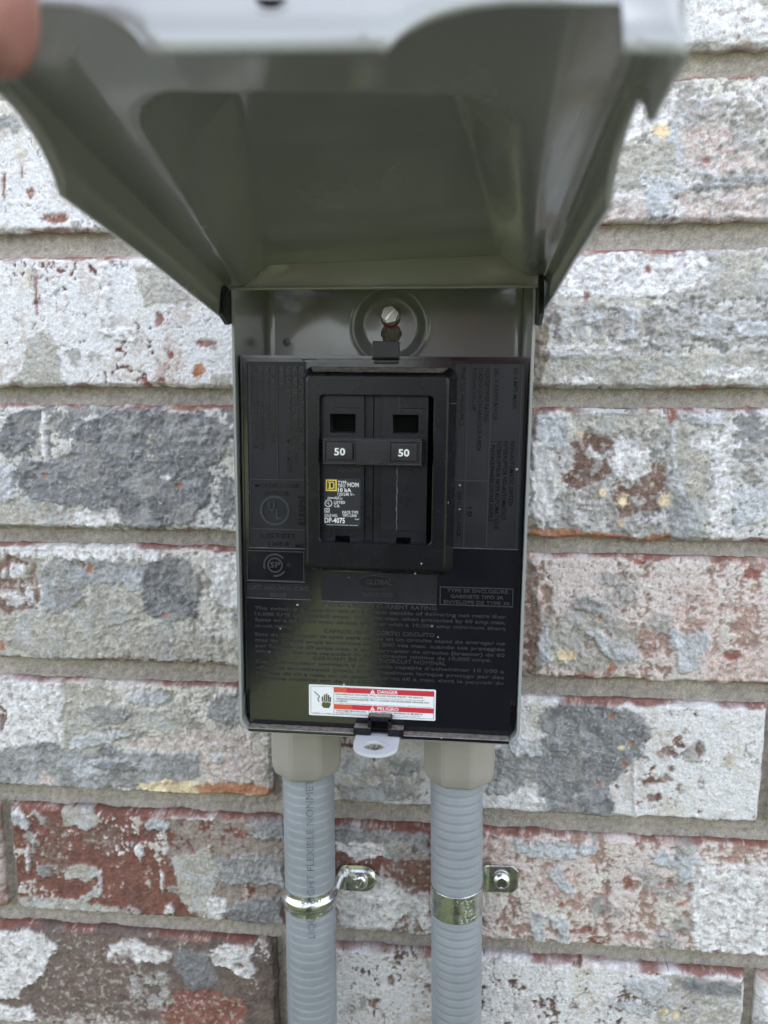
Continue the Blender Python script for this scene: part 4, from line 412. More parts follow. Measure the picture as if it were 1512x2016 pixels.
for row in range(-6, 13):
    z0, z1 = rowz(row)
    for i in range(-4, 4):
        if row % 2 == 0: x0, x1 = -83.1+i*228.5+(rng.uniform(-1, 1) if abs(i) > 1 else 0), 139.9+i*228.5
        else: x0, x1 = 9+i*234, 237+i*234-(0 if i != -1 else 0)
        if row % 2 == 1 and i == -1: x0, x1 = -224.8, 3.0
        inframe = x1 > FX0 and x0 < FX1 and z1 > FZ0 and z0 < FZ1
        if inframe:
            me = make_brick(x0, x1, z0, z1, recipes.get((row, i), rng.choice(RL)), allp.get(row, []), 100+row*13+i*7)
            o = link('brick', me, M['brick'], wall); o.location = WOFF
        else:
            if len(spare) < 10:
                sm = make_brick(-114, 114, -29, 29, rng.choice(RL), [], 900+len(spare)*31); sm.materials.append(M['brick']); spare.append(sm)
            o = link('brick', rng.choice(spare), None, wall)
            o.location = WOFF + Vector(((x0+x1)/2*MM, 0, (z0+z1)/2*MM)); o.scale = ((x1-x0)/228, 1, (z1-z0)/58)
        BR.append((x0, x1, z0, z1))
# mortar: one recessed bed behind and between the bricks
def make_mortar():
    xs = np.arange(FX0-6, FX1+6, 1.0); zs = np.arange(FZ0-6, FZ1+6, 1.0); X, Z = np.meshgrid(xs, zs)
    dist = np.full(X.shape, 1e9)
    for (x0, x1, z0, z1) in BR:
        if x1 < FX0-20 or x0 > FX1+20 or z1 < FZ0-20 or z0 > FZ1+20: continue
        dx = np.maximum(np.maximum(x0-X, X-x1), 0); dz = np.maximum(np.maximum(z0-Z, Z-z1), 0)
        ins = np.minimum(np.minimum(X-x0, x1-X), np.minimum(Z-z0, z1-Z))
        dist = np.minimum(dist, np.where(ins > 0, -ins, np.hypot(dx, dz)))
    n = fbm(X, Z, 12, 4, 501); n2 = fbm(X, Z, 2.6, 3, 502)
    Y = 6.0 + 1.3*np.exp(-((dist-3.5)/2.6)**2) - 1.1*(dist < 1.2)*sstep(1.2, 0, dist) - .5*n - .60*n2 - .25*np.clip(fbm(X, Z, 5, 3, 508), -.2, 1)
    Y = np.where(dist < -1, 7.5, Y)
    c = np.ones(X.shape+(3,))*np.array([.33, .295, .245])*(1+.18*fbm(X, Z, 30, 3, 503)+.24*n2+.12*n+.12*perlin(X/1.3, Z/1.3, 509))[..., None]
    pale = sstep(.3, .42, fbm(X, Z, 2.2, 2, 505)); c = mixc(c, C_CR*.8, pale*.4)
    dk = sstep(.34, .42, fbm(X, Z, 3.0, 2, 506)); c = mixc(c, C_K*.55, dk*.5)
    F = grid_faces(*X.shape); keep = (dist.reshape(-1)[F] > -3.5).any(1); F = F[keep]
    used = np.unique(F); re = np.full(X.size, -1); re[used] = np.arange(len(used)); F = re[F]
    V = np.stack([X, Y, Z], -1).reshape(-1, 3)[used]
    return set_mesh('mortar', V, F, c.reshape(-1, 3)[used])
o = link('mortar', make_mortar(), M['mortar'], wall); o.location = WOFF; o['kind'] = 'stuff'
# the masonry behind (also carries the rest of the wall up to the eaves)
mb = MB(); mb.box(-5200, 5200, 10, 300, 0, 2900)
me = mesh(mb.v, mb.f); a = me.color_attributes.new('tint', 'FLOAT_COLOR', 'POINT')
a.data.foreach_set('color', np.tile(np.array([.34, .31, .275, 1], np.float32), len(me.vertices)))
link('masonry_backing', me, M['mortar'], wall)
# ------------------------------------------------------------------ the disconnect box
BO = Vector((-30, 0, -140)); BTH = 0.0075
BMAT = Matrix.Translation(BO*MM) @ Matrix.Rotation(BTH, 4, 'Y')
class Root:
    """an Empty standing at a base point given in the box's own axes (mm)"""
    def __init__(s, name, base, label, cat, group=None):
        s.b = Vector(base); s.e = empty(name, (0, 0, 0), label, cat, group)
        s.e.matrix_world = BMAT @ Matrix.Translation(s.b*MM); s.sh = tuple(-s.b)
    def put(s, mb, name, mat, parent=None, **k): return mb.obj(name, mat, parent or s.e, shift=s.sh, **k)
def wl(p):       # world mm -> box mm
    v = Vector(p)-BO; c, n = math.cos(BTH), math.sin(BTH)
    return (v.x*c - v.z*n, v.y, v.x*n + v.z*c)
# ---- lettering
_f = None
def text_raw(s, bold=0.0, ext=0.0):
    cu = bpy.data.curves.new('t', 'FONT'); cu.body = s; cu.size = 1.0; cu.resolution_u = 2; cu.offset = bold; cu.extrude = ext
    o = bpy.data.objects.new('t', cu); COL.objects.link(o)
    me = bpy.data.meshes.new_from_object(o)
    v = np.array([q.co[:] for q in me.vertices]) if len(me.vertices) else np.zeros((0, 3)); f = [tuple(p.vertices) for p in me.polygons]
    bpy.data.objects.remove(o); bpy.data.curves.remove(cu); bpy.data.meshes.remove(me); return v, f
CAP = text_raw('H')[0]; CAPH = CAP[:, 1].max()
def text(mb, s, x0, x1, zb, cap, y, rot=0, bold=0.0, depth=0.0, fn=None):
    """s fitted between x0..x1 with its baseline at zb and capital height cap.
    rot 0: across; -90: reads downwards from x0 (a z) with baseline at x = zb; 90: reads upwards; 180: upside down"""
    v, f = text_raw(s, bold, 0.5 if depth else 0.0)
    if not len(v): return
    L = abs(x1-x0); u = (v[:, 0]-v[:, 0].min())/(v[:, 0].max()-v[:, 0].min())*L; w = v[:, 1]/CAPH*cap
    yy = y - (v[:, 2]+.5)*depth if depth else np.full(len(v), y)
    if rot == 0: P = np.stack([min(x0, x1)+u, yy, zb+w], -1)
    elif rot == -90: P = np.stack([zb+w, yy, max(x0, x1)-u], -1)
    elif rot == 90: P = np.stack([zb-w, yy, min(x0, x1)+u], -1)
    else: P = np.stack([max(x0, x1)-u, yy, zb-w], -1)
    if fn: P = np.array([fn(*p) for p in P])
    mb.add(P.tolist(), f)
def ring(mb, cx, cz, r0, r1, y0, y1, n=28, a0=0, a1=360):
    full = abs(a1-a0) >= 360; m = n if full else n+1
    A = [R(a0+(a1-a0)*i/n) for i in range(m)]
    def lp(r, y): return [(cx+r*math.cos(a), y, cz+r*math.sin(a)) for a in A]
    mb.loops([lp(r1, y1), lp(r1, y0), lp(r0, y0), lp(r0, y1)], closed=full)
def disc(mb, cx, cz, r, y0, y1, n=24, sx=1.0): mb.prism([(cx+sx*r*math.cos(2*math.pi*i/n), cz+r*math.sin(2*math.pi*i/n)) for i in range(n)], y0, y1)
def cellfield(xs, zs, yf, yback):
    """flat cells at different heights with upright steps between them; yf -> (y, material) or None"""
    mb = MB(); mats = []
    nx, nz = len(xs)-1, len(zs)-1
    C = [[yf((xs[i]+xs[i+1])/2, (zs[j]+zs[j+1])/2) for i in range(nx)] for j in range(nz)]
    def g(i, j): return C[j][i] if 0 <= i < nx and 0 <= j < nz else None
    def quad(a, b, c, d, m): mb.add([a, b, c, d], [(0, 1, 2, 3)]); mats.append(m)
    for j in range(nz):
        for i in range(nx):
            c = g(i, j)
            if c is None: continue
            y, m = c; x0, x1, z0, z1 = xs[i], xs[i+1], zs[j], zs[j+1]
            quad((x0, y, z0), (x1, y, z0), (x1, y, z1), (x0, y, z1), m)
            for (di, dj, a, b) in ((-1, 0, (x0, z1), (x0, z0)), (1, 0, (x1, z0), (x1, z1)), (0, -1, (x0, z0), (x1, z0)), (0, 1, (x1, z1), (x0, z1))):
                n = g(i+di, j+dj); yb = yback if n is None else n[0]
                if yb > y+1e-6: quad((a[0], yb, a[1]), (b[0], yb, b[1]), (b[0], y, b[1]), (a[0], y, a[1]), m)
    return mb, mats
def cell_obj(root, name, xs, zs, yf, yback, matlist, bevel=0.0, parent=None):
    mb, mats = cellfield(sorted(set(xs)), sorted(set(zs)), yf, yback)
    vs = [(a+root.sh[0], b+root.sh[1], c+root.sh[2]) for a, b, c in mb.v]
    me = mesh(vs, mb.f); me.polygons.foreach_set('material_index', mats)
    bm = bmesh.new(); bm.from_mesh(me); bmesh.ops.remove_doubles(bm, verts=bm.verts, dist=1e-6)
    bmesh.ops.dissolve_limit(bm, angle_limit=0.01, verts=bm.verts, edges=bm.edges, delimit={'MATERIAL'})
    bmesh.ops.recalc_face_normals(bm, faces=bm.faces)
    if bevel:
        es = [e for e in bm.edges if len(e.link_faces) == 2 and e.calc_face_angle(0) > R(30)]
        bmesh.ops.bevel(bm, geom=es, offset=bevel*MM, segments=2, profile=0.5, affect='EDGES', clamp_overlap=True)
    bm.to_mesh(me); bm.free()
    me.polygons.foreach_set('use_smooth', [True]*len(me.polygons)); me.set_sharp_from_angle(angle=R(35))
    o = link(name, me, matlist, parent or root.e); wn = o.modifiers.new('normals', 'WEIGHTED_NORMAL'); wn.keep_sharp = True; wn.weight = 90
    return o

box = Root('disconnect_box', (-1.2, 0, 0), 'grey metal electrical disconnect box on the brick wall with its lid held open', 'electrical box')
# -- the pan
BX0, BX1, BZ0, BZ1 = -57.4, 54.9, -0.6, 184.0
mb = MB()
def bl(o, y, rr): return at(rrect(BX0+o, BX1-o, BZ0+o, BZ1-o, [max(q-o*.6, .4) for q in rr], 6), y)
rr = (6, 6, 3, 3)
mb.loops([bl(0, -0.4, rr), bl(0, -57.6, rr), bl(.25, -58.0, rr), bl(1.05, -58.0, rr), bl(1.3, -57.6, rr), bl(1.3, -8.2, rr), bl(1.7, -6.5, rr), bl(2.7, -5.5, rr), bl(4.3, -5.1, rr)])
# back sheet with its dished screw seat and keyhole
gx = np.arange(BX0+3.9, BX1-3.8, .6); gz = np.concatenate([np.arange(BZ0+3.9, 146, 12), np.arange(146.2, BZ1-3.8, .6)])
GX, GZ = np.meshgrid(gx, gz); rad = np.hypot(GX+2.6, GZ-164.0)
GY = -5.1 + 3.5*(1-np.clip((rad-11.9)/3.2, 0, 1)) - .5*np.exp(-((rad-16)/.8)**2) - 1.0*np.exp(-(np.hypot(GX+47.7, GZ-157)/1.15)**4)
GY += .12*fbm(GX, GZ, 40, 2, 77)
F = grid_faces(*GX.shape); V = np.stack([GX, GY, GZ], -1).reshape(-1, 3)
for (hx, hz, hr) in ((-2.6, 168.7, 2.6), (-2.2, 161.0, 4.6)):
    d = np.hypot(V[:, 0]-hx, V[:, 2]-hz); near = abs(d-hr) < .32
    V[near, 0] = hx+(V[near, 0]-hx)*hr/d[near]; V[near, 2] = hz+(V[near, 2]-hz)*hr/d[near]
cen = V[F].mean(1); keep = (np.hypot(cen[:, 0]+2.6, cen[:, 2]-168.7) > 2.5) & (np.hypot(cen[:, 0]+2.2, cen[:, 2]-161) > 4.5)
mb.add(V.tolist(), F[keep].tolist())
pan = box.put(mb, 'enclosure', M['paint'], smooth=45)
# -- lock tab at the bottom
mb = MB(); pr = []
cx, yb, yf_, zt = -0.9, -57.0, -75.6, 1.3
out = [(cx-8.7, yb)]+[(cx-8.7*math.cos(R(a)), -67.0-8.6*math.sin(R(a))) for a in range(0, 181, 12)]+[(cx+8.7, yb)]
n = len(out)
hole = [(cx-.5+4.3*math.cos(R(a)), -68.0-4.2*math.sin(R(a))) for a in np.linspace(0, 360, n, endpoint=False)]
hole = hole[::-1]
# match start of the hole loop to the outline
k0 = min(range(n), key=lambda i: math.hypot(hole[i][0]-out[0][0], hole[i][1]-out[0][1])); hole = hole[k0:]+hole[:k0]
if (hole[1][1] > hole[-1][1]): hole = [hole[0]]+hole[:0:-1]
mk = lambda P, z: [(x, y, z) for x, y in P]
mb.loops([mk(out, zt), mk(out, zt-1.4), mk(hole, zt-1.4), mk(hole, zt), mk(out, zt)])
box.put(mb, 'lock_tab', M['tab'], smooth=30, bevel=.25)
# -- the mounting screw
scr_mb = MB(); sx, sz = -2.6, 168.7
scr_mb.loops(lathe([(4.35, 0), (4.4, .6), (3.9, 1.1), (3.3, 1.2)], 28, 'y', (sx, -2.0, sz)))
hexa = [[(sx+r*math.cos(R(60*i+12)), y, sz+r*math.sin(R(60*i+12))) for i in range(6)] for r, y in ((4.2, -2.6), (4.2, -5.6), (3.75, -6.3), (2.8, -6.3), (2.75, -5.5))]
scr_mb.loops(hexa, cap1=True)
ca, sa = math.cos(R(50)), math.sin(R(50))
for sg in (-1, 1):
    seg = [(2.35*math.cos(R(a)), 2.35*math.sin(R(a))) for a in np.linspace(20, 160, 10)]
    seg = [(u, max(v, .62)*sg) for u, v in seg]
    if sg < 0: seg = seg[::-1]
    scr_mb.prism([(sx+u*ca-v*sa, sz+u*sa+v*ca) for u, v in seg], -6.35, -5.8)
scr = box.put(scr_mb, 'mounting_screw', M['screw'], smooth=12)
mb = MB(); mb.loops(lathe([(2.2, 0), (4.3, .05), (4.3, .8), (2.4, .9)], 24, 'y', (sx, -1.35, sz-1.1))); box.put(mb, 'gasket', M['gasket'], scr, smooth=40)
mb = MB(); mb.prism([(sx+u*ca-v*sa, sz+u*sa+v*ca) for u, v in ((-2.7, -.5), (2.7, -.5), (2.7, .5), (-2.7, .5))], -6.05, -5.6); box.put(mb, 'slot', M['steel'], scr)  # slot floor in brighter steel: the groove's glint is put into the colour

# -- the lid (drawn in world mm, as it is held: about 8 degrees above level)
LH0 = Vector((-29.3, -60.0, 36.2)); LLEN = 173.5; TILT = 0.47; LHW = 58.7
def lidp(u, v, h):
    a = R(8.1 - 1.9*v/LHW); zoff = 1.75*v/LHW
    return wl((LH0.x+v, LH0.y-u*math.cos(a)-h*math.sin(a)*.0, LH0.z+zoff+u*math.sin(a)+h))
def hfield(u, v):
    r = 52.0-12.5*min(u, 137)/137; f = 42.0-16.0*min(u, 100)/100
    s1 = (r-abs(v))/(r-f); s2 = (137-u)/16.0
    s1 = max(0, min(1.06, s1)); s2 = max(0, min(1.06, s2))
    # rounded corner between the two slopes
    d = 1.06-math.hypot(max(0, 1.06-s1), max(0, 1.06-s2)); d = max(0, min(1, d))
    t = d*d*(3-2*d)*.12+d*.88
    k = max(0, min(1, u/75)); k = k*k*(3-2*k)
    return (7.5+10.5*k)*t
us = sorted(set([0, .8, 2, 4]+[round(a, 3) for a in np.arange(6, LLEN-1, 1.6)]+[124, 126, 128, 131, 134, 137, 140, 143, 145, 147, 149, 151, 153, 154.5, 156, 158, 160.5, LLEN]))
vs_ = list(np.linspace(-LHW+2.0, LHW-2.0, 90))
mb = MB(); NU, NV = len(us), len(vs_)
def edge_round(u, v, h): return lidp(u, v, h)
G = [[lidp(u, v, hfield(u, v)) for v in vs_] for u in us]
pan_v = [p for row in G for p in row]; fs = [(i*NV+j, i*NV+j+1, (i+1)*NV+j+1, (i+1)*NV+j) for i in range(NU-1) for j in range(NV-1)]
mb.add(pan_v, fs)
# hinge-end wall hanging from the sheet
b = len(mb.v); mb.v += [lidp(0, v, -2.3-1.7*v/LHW) for v in vs_]+[lidp(2.0, v, -2.8-1.7*v/LHW) for v in vs_]
for j in range(NV-1): mb.f.append((j, b+j, b+j+1, j+1)); mb.f.append((b+j, b+NV+j, b+NV+j+1, b+j+1))
lidparts = mb
# side walls with the scooped finger notch
def side_depth(u):
    P = [(-8, 8.5), (0, 11.9), (2, 12.0), (71, 13.3), (124, 15.8), (126, 12.9), (128, 11.1), (131, 9.2), (134, 7.8), (137, 6.8), (140, 6.2), (145, 5.8), (149, 6.1), (153, 7.6), (156, 9.8), (160.5, 14.2), (181, 13.4)]
    for (a, da), (b_, db) in zip(P, P[1:]):
        if a <= u <= b_: return da+(db-da)*(u-a)/(b_-a)
    return 13.4
uu = [-7, -3.5]+us
for sg in (-1, 1):
    L = []
    for u in uu:
        d = side_depth(u); k = TILT if u == LLEN else 0
        L.append([lidp(u, sg*(LHW-2.0), 0), lidp(u, sg*(LHW-.6), -.35), lidp(u+k*1.6, sg*LHW, -1.6), lidp(u+k*d*.5, sg*LHW, -d*.5), lidp(u+k*d, sg*LHW, -d)])
    mb.loops(L, closed=False)
# free end: a centre tab and two corner pieces between scooped cut-outs
def end_depth(v):
    P = [(-58.7, 15.4), (-50.6, 15.4), (-50.5, 8.6), (-31, 8.8), (-27.2, 9.1), (-23.5, 10.0), (-20.5, 11.7), (-18.4, 13.6), (-16.1, 16.6), (17.9, 14.5), (19.2, 12.6), (21, 10.8), (23.3, 9.2), (25.8, 8.0), (29.3, 6.9), (35, 6.0), (50.5, 5.5), (50.6, 13.4), (58.7, 13.4)]
    for (a, da), (b_, db) in zip(P, P[1:]):
        if a <= v <= b_: return da+(db-da)*(v-a)/(b_-a)
    return 16.4
ve = sorted(set([-58.7, -56.7, -50.6, -50.5, -31, -29, -27.2, -25.3, -23.5, -22, -20.5, -19.4, -18.4, -17.2, -16.1, 17.9, 18.5, 19.2, 20.1, 21, 22.1, 23.3, 24.5, 25.8, 27.5, 29.3, 32, 35, 42, 50.5, 50.6, 56.7, 58.7]+list(np.linspace(-12, 14, 14))))
hole_c, hole_r = (0.9, 5.6), 3.6
L = []
for v in ve:
    d = end_depth(v)
    L.append([lidp(LLEN, v, 0), lidp(LLEN+.7, v, -.35), lidp(LLEN+TILT*1.8+.4, v, -1.8), lidp(LLEN+TILT*(1.8+d)/2, v, -(1.8+d)/2), lidp(LLEN+TILT*d, v, -d)])
b = len(mb.v); mb.loops(L, closed=False)
me_l = mesh([tuple(Vector(p)+Vector(box.sh)) for p in mb.v], mb.f)
bm = bmesh.new(); bm.from_mesh(me_l); bmesh.ops.remove_doubles(bm, verts=bm.verts, dist=2e-5); bmesh.ops.recalc_face_normals(bm, faces=bm.faces); bm.to_mesh(me_l); bm.free()
me_l.polygons.foreach_set('use_smooth', [True]*len(me_l.polygons)); me_l.set_sharp_from_angle(angle=R(50))
lid = link('lid', me_l, M['paint'], box.e)
so = lid.modifiers.new('thick', 'SOLIDIFY'); so.thickness = 0.0011; so.offset = 0
# padlock hole: eyelet rim round a black disc that paints in the opening's shade
mb = MB(); e0 = [];
for r, o in ((2.6, 1.95), (3.5, 2.25), (3.7, 1.9)): e0.append([lidp(LLEN+o-1.5+TILT*(hole_c[1]+r*math.sin(a)), hole_c[0]+r*math.cos(a), -hole_c[1]-r*math.sin(a)) for a in np.linspace(0, 2*math.pi, 20, endpoint=False)])
mb.loops(e0); box.put(mb, 'hasp_eyelet', M['paint'], lid, smooth=60)
mb = MB(); mb.add([lidp(LLEN+.7+TILT*(hole_c[1]+2.62*math.sin(a)), hole_c[0]+2.62*math.cos(a), -hole_c[1]-2.62*math.sin(a)) for a in np.linspace(0, 2*math.pi, 20, endpoint=False)], [tuple(range(20))]); box.put(mb, 'hasp_hole_disc', M['hole'], lid)
# hinge tabs at the two upper corners
for sg, x in ((-1, BX0-.1), (1, BX1+.1)):
    mb = MB(); p = [(-46, 181), (-62, 179), (-66, 172), (-69, 164), (-60, 160.5), (-52, 162)]
    x2 = x+sg*1.9
    n = len(p); mb.add([(x, y, z) for y, z in p]+[(x2, y, z) for y, z in p], [tuple(range(n)), tuple(range(2*n-1, n-1, -1))]+[(i, (i+1) % n, (i+1) % n+n, i+n) for i in range(n)])
    t = box.put(mb, 'hinge_tab', M['handle'], bevel=.3)
    mb = MB(); mb.loops([[(x+sg*o, -60+1.9*math.cos(a), 166.5+1.9*math.sin(a)) for a in np.linspace(0, 2*math.pi, 16, endpoint=False)] for o in (0, 1.6)], cap1=True); box.put(mb, 'hinge_pin', M['steel'], t, smooth=40)

# -- the black inner cover
LP = (-52.6, -29.6, 75.2, 147.2); RP = (26.6, 52.0, 77.4, 147.2); CS = (-54.2, -30.6, 61.8, 74.4); GL = (-24, 21.2, 54.6, 66.6); CN = (-54.2, -28.4, 54.8, 61.0)
def cov(x, z):
    if -23.4 < x < 19.4 and 80 < z < 135.4: return None
    if z < 15.8 and (x > 51.2 or x < -53.7): return None
    y = -55.0; m = 0
    ins = lambda q: q[0] < x < q[1] and q[2] < z < q[3]
    if ins(LP) or ins(RP): y, m = -54.5, 1
    elif ins(CS): y, m = -54.6, 0
    elif ins(GL): y, m = -54.7, 1
    elif ins(CN): y, m = -54.75, 1
    if (x < -54.3 or x > 52.4) and z > 15.8: y = -55.6
    if z > 148.3: y = -55.5
    if -31 < x < -25.5 and 147.5 < z < 148.3 or 24.5 < x < 30.5 and 147.5 < z < 148.9: y = -53.0
    return (y, m)
xs = [-55.0, -54.3, -54.2, -53.7, -52.6, -31, -30.6, -29.6, -28.4, -25.5, -24, -23.4, 19.4, 21.2, 24.5, 26.6, 30.5, 51.2, 52.0, 52.4, 53.1]
zs = [1.0, 15.8, 54.6, 54.8, 61.0, 61.8, 66.6, 74.4, 75.2, 77.4, 80, 135.4, 147.2, 147.5, 148.3, 148.9, 149.6]
cover = cell_obj(box, 'cover_panel', xs, zs, cov, -44, [M['black'], M['pad']], bevel=.14)
# moulded dividing ribs
for (x0, x1, z0, z1) in ((-41.3, -41.0, 102.5, 146.6), (-52.2, -30.0, 102.1, 102.5), (-52.4, -30.0, 82.6, 83.0), (-52.2, -51.9, 75.6, 102.1), (-51.8, -51.5, 102.5, 146.6), (-30.4, -30.1, 75.6, 102.0), (-29.8, -29.65, 102.6, 146.6),
      (31.0, 31.3, 77.8, 146.6), (39.7, 40.0, 77.8, 146.6), (27.0, 30.9, 103.3, 103.6), (31.4, 39.6, 103.3, 103.6), (50.9, 51.2, 77.8, 146.6)):
    mb = MB(); mb.box(x0, x1, -54.85, -54.3, z0, z1); box.put(mb, 'moulded_rib', M['letter'], cover)
for fr in ((22.4, 50.7, 54.7, 62.1, .35, -55.3, -54.9), (-54.0, -30.9, 62.0, 74.2, .35, -55.1, -54.5)):
    mb = MB(); mb.frame(*fr); box.put(mb, 'moulded_frame', M['letter'], cover)
# moulded lettering, one block per part
def block(lines, surf=-54.5, depth=.35, mat=None):
    q = MB(); mat = mat or ('pad_letter' if surf == -54.5 else 'letter')
    for (s, x0, x1, zb, cap, rot) in lines: text(q, s, x0, x1, zb, cap, surf+.05, rot, .012, depth)
    return box.put(q, 'lettering', M[mat], cover)
block([('REPLACEMENT SWITCH CAT. NO./', 145.6, 112.5, -32.3, 1.6, -90), ('NO. REFUERZOS DE REPUESTO CAT. NO./', 145.6, 108.6, -34.8, 1.6, -90), ('NO. CAT. INTERRUPTEUR DE REMPLACEMENT/', 145.6, 105.4, -37.4, 1.6, -90), ('NINGUNA', 145.6, 138.6, -39.9, 1.6, -90)])
block([('NO OVERCURRENT PROTECTION', 145.6, 117.0, -43.3, 1.6, -90), ('PROVIDED / NO ES PROVEIDA LA', 145.6, 117.4, -45.7, 1.6, -90), ('PROTECCION DE SOBRECORRIENTE /', 145.6, 112.6, -48.1, 1.6, -90), ('AUCUNE PROTECTION CONTRE LES', 145.6, 114.0, -50.3, 1.5, -90), ('SURINTENSITES', 145.6, 131.0, -52.0, 1.4, -90)])
block([('MOLDED CASE', -50.3, -32.8, 99.3, 1.5, 0), ('SWITCH', -46.6, -37.2, 96.2, 1.5, 0)])
block([('E156865', 84.6, 96.4, -31.2, 1.9, 90)])
block([('LISTED', -48.2, -34.6, 79.4, 1.7, 0), ('1XF4', -45.4, -37.0, 76.2, 1.6, 0), ('MX', -34.4, -31.0, 75.8, 1.3, 0)])
q = MB(); ring(q, -42.4, 90.2, 5.0, 5.9, -54.95, -54.4, 32); text(q, 'U', -44.9, -42.3, 90.0, 3.9, -54.45, 0, .012, .45); text(q, 'L', -42.0, -39.8, 86.9, 3.9, -54.45, 0, .012, .45); box.put(q, 'listing_mark', M['letter'], cover)
q = MB(); ring(q, -42.6, 68.4, 2.5, 3.1, -55.0, -54.5, 24); ring(q, -42.6, 68.4, 4.0, 4.7, -55.0, -54.5, 24, 40, 200); ring(q, -42.6, 68.4, 4.0, 4.7, -55.0, -54.5, 16, 260, 330)
text(q, 'SP', -44.6, -40.6, 67.4, 2.2, -54.55, 0, .012, .4); text(q, '®', -38.0, -36.4, 68.0, 1.5, -54.55, 0, 0, .35); box.put(q, 'certification_mark', M['letter'], cover)
block([('CAT. NO./NO. CAT.', -53.9, -28.9, 58.4, 1.5, 0), ('8008', -44.8, -38.4, 55.6, 1.5, 0)], -54.75)
block([('60 AMPS MAX.', 145.6, 130.5, 48.0, 1.5, -90), ('NON-AUTOMATIC SWITCH', 118.6, 94.4, 47.6, 1.6, -90), ('INTERRUPTOR NO-AUTOMATICO', 118.6, 88.6, 45.1, 1.6, -90), ('INTERRUPTEUR NON AUTOMATIQUE', 118.6, 85.2, 42.6, 1.6, -90), ('1 PH/FASE/PHASE-2W/HILOS/FILS', 118.6, 88.0, 40.4, 1.5, -90)])
block([('240 V AC/VCA/VCA', 145.6, 126.4, 41.0, 1.5, -90), ('HORSEPOWER RATING', 145.6, 125.6, 37.6, 1.5, -90), ('CLASIFICACION DE CABALLOS DE FUERZA', 145.6, 114.8, 35.2, 1.5, -90), ('PUISSANCE EN HP', 145.6, 129.8, 32.9, 1.5, -90), ('PH/FASE-FASES/FILS', 145.6, 124.4, 28.6, 1.5, -90), ('240 V AC/VCA/VCA', 99.0, 82.0, 28.4, 1.5, -90), ('10', 93.4, 89.6, 32.4, 1.6, -90)])
block([('TYPE 3R ENCLOSURE', 25.2, 48.6, 60.0, 1.3, 0), ('GABINETE TIPO 3R', 26.6, 47.0, 57.7, 1.3, 0), ('ENVELOPE DE TYPE 3R', 24.0, 49.6, 55.4, 1.3, 0)], -55.0)
q = MB(); disc(q, -2.8, 63.0, 2.5, -55.0, -54.6, 32, 2.7); box.put(q, 'name_plate', M['breaker'], cover, bevel=.2)
block([('GLOBAL', -6.6, 3.8, 62.0, 1.9, 0)], -55.0); block([('INDUSTRIES', -7.6, 4.2, 57.0, 1.5, 0)], -54.7)
TX0, TX1 = -51.0, 48.2
block([('SHORT CIRCUIT CURRENT RATING', -23.6, 21.2, 53.0-.5, 1.5, 0),
 ('This switch is suitable for use on a circuit capable of delivering not more than', TX0, TX1, 50.2, 1.3, 0), ('10,000 RMS symmetrical amps., 240 volts max. when protected by 60 amp max.', TX0, TX1, 47.8, 1.3, 0),
 ('fuses or a 60 amps max. circuit breaker with a 10,000 amp minimum short', TX0, TX1, 45.4, 1.3, 0), ('circuit rating.', TX0, -36.0, 42.9, 1.3, 0)], -55.0, .35)
block([('CAPACIDAD DE CORTO CIRCUITO', -23.2, 20.8, 41.6, 1.5, 0), ('Este de interruptor es apto para usarse en un circuito capaz de entregar no', TX0, TX1, 39.4, 1.3, 0), ('mas de 10,000 amps simetricos rms., 240 vca max. cuando sea protegido', TX0, TX1, 37.0, 1.3, 0),
 ('por fusibles de 60 amps max. o un interruptor de circuito (breaker) de 60', TX0, TX1, 34.6, 1.3, 0), ('amps max. con una capacidad de cortocircuito minimo de 10,000 amps.', TX0, 43.0, 32.4, 1.3, 0)], -55.0, .35)
block([('COURANT DE COURT-CIRCUIT NOMINAL', -27.6, 25.4, 30.2, 1.5, 0), ("Cet interrupteur convient a un circuit capable d'acheminer 10 000 a", TX0, TX1, 28.0, 1.3, 0), ('efficaces symetriques (rms), 240 v maximum lorsque protege par des', TX0, TX1, 25.6, 1.3, 0),
 ('fusibles de 60 a max. ou un disjoncteur de 60 a max. dont le pouvoir de', TX0, TX1, 23.2, 1.3, 0), ('coupure minimal est de 10 000 a.', TX0, -1.0, 21.0, 1.3, 0)], -55.0, .35)
# catch at the top, dusty ledge and latch at the foot
mb = MB(); mb.box(-4.2, 5.4, -58.6, -50, 148.9, 155.0); mb.box(-4.0, 5.2, -56.6, -55.05, 146.8, 148.3); mb.box(-4.6, 5.8, -58.3, -57, 148.3, 148.9); box.put(mb, 'catch', M['handle'], cover, bevel=.35)
mb = MB(); mb.box(-53.4, -9.4, -59.6, -54.6, .6, 2.0); mb.box(8.4, 50.8, -59.6, -54.6, .6, 2.0); box.put(mb, 'ledge', M['black'], cover, bevel=.3)
mb = MB(); mb.box(-53.2, -9.6, -59.3, -55.2, 2.02, 2.12); mb.box(8.6, 50.6, -59.3, -55.2, 2.02, 2.12); mb.box(-10.4, -3.8, -59.6, -55.4, 4.42, 4.5); mb.box(3.4, 9.2, -59.6, -55.4, 4.42, 4.5); mb.box(-4.2, 3.8, -58.6, -55.5, 9.0, 9.1); box.put(mb, 'dust', M['dust'], cover)
mb = MB(); mb.box(-10.6, -3.6, -60, -54.6, 1.6, 4.4); mb.box(3.2, 9.4, -60, -54.6, 1.6, 4.4); mb.box(-5.0, -3.4, -59.2, -54.6, 1.6, 8.6); mb.box(3.0, 4.6, -59.2, -54.6, 1.6, 8.6); mb.box(-5.0, 4.6, -59.2, -54.6, 7.2, 8.9); box.put(mb, 'latch', M['bezel'], cover, bevel=.3)
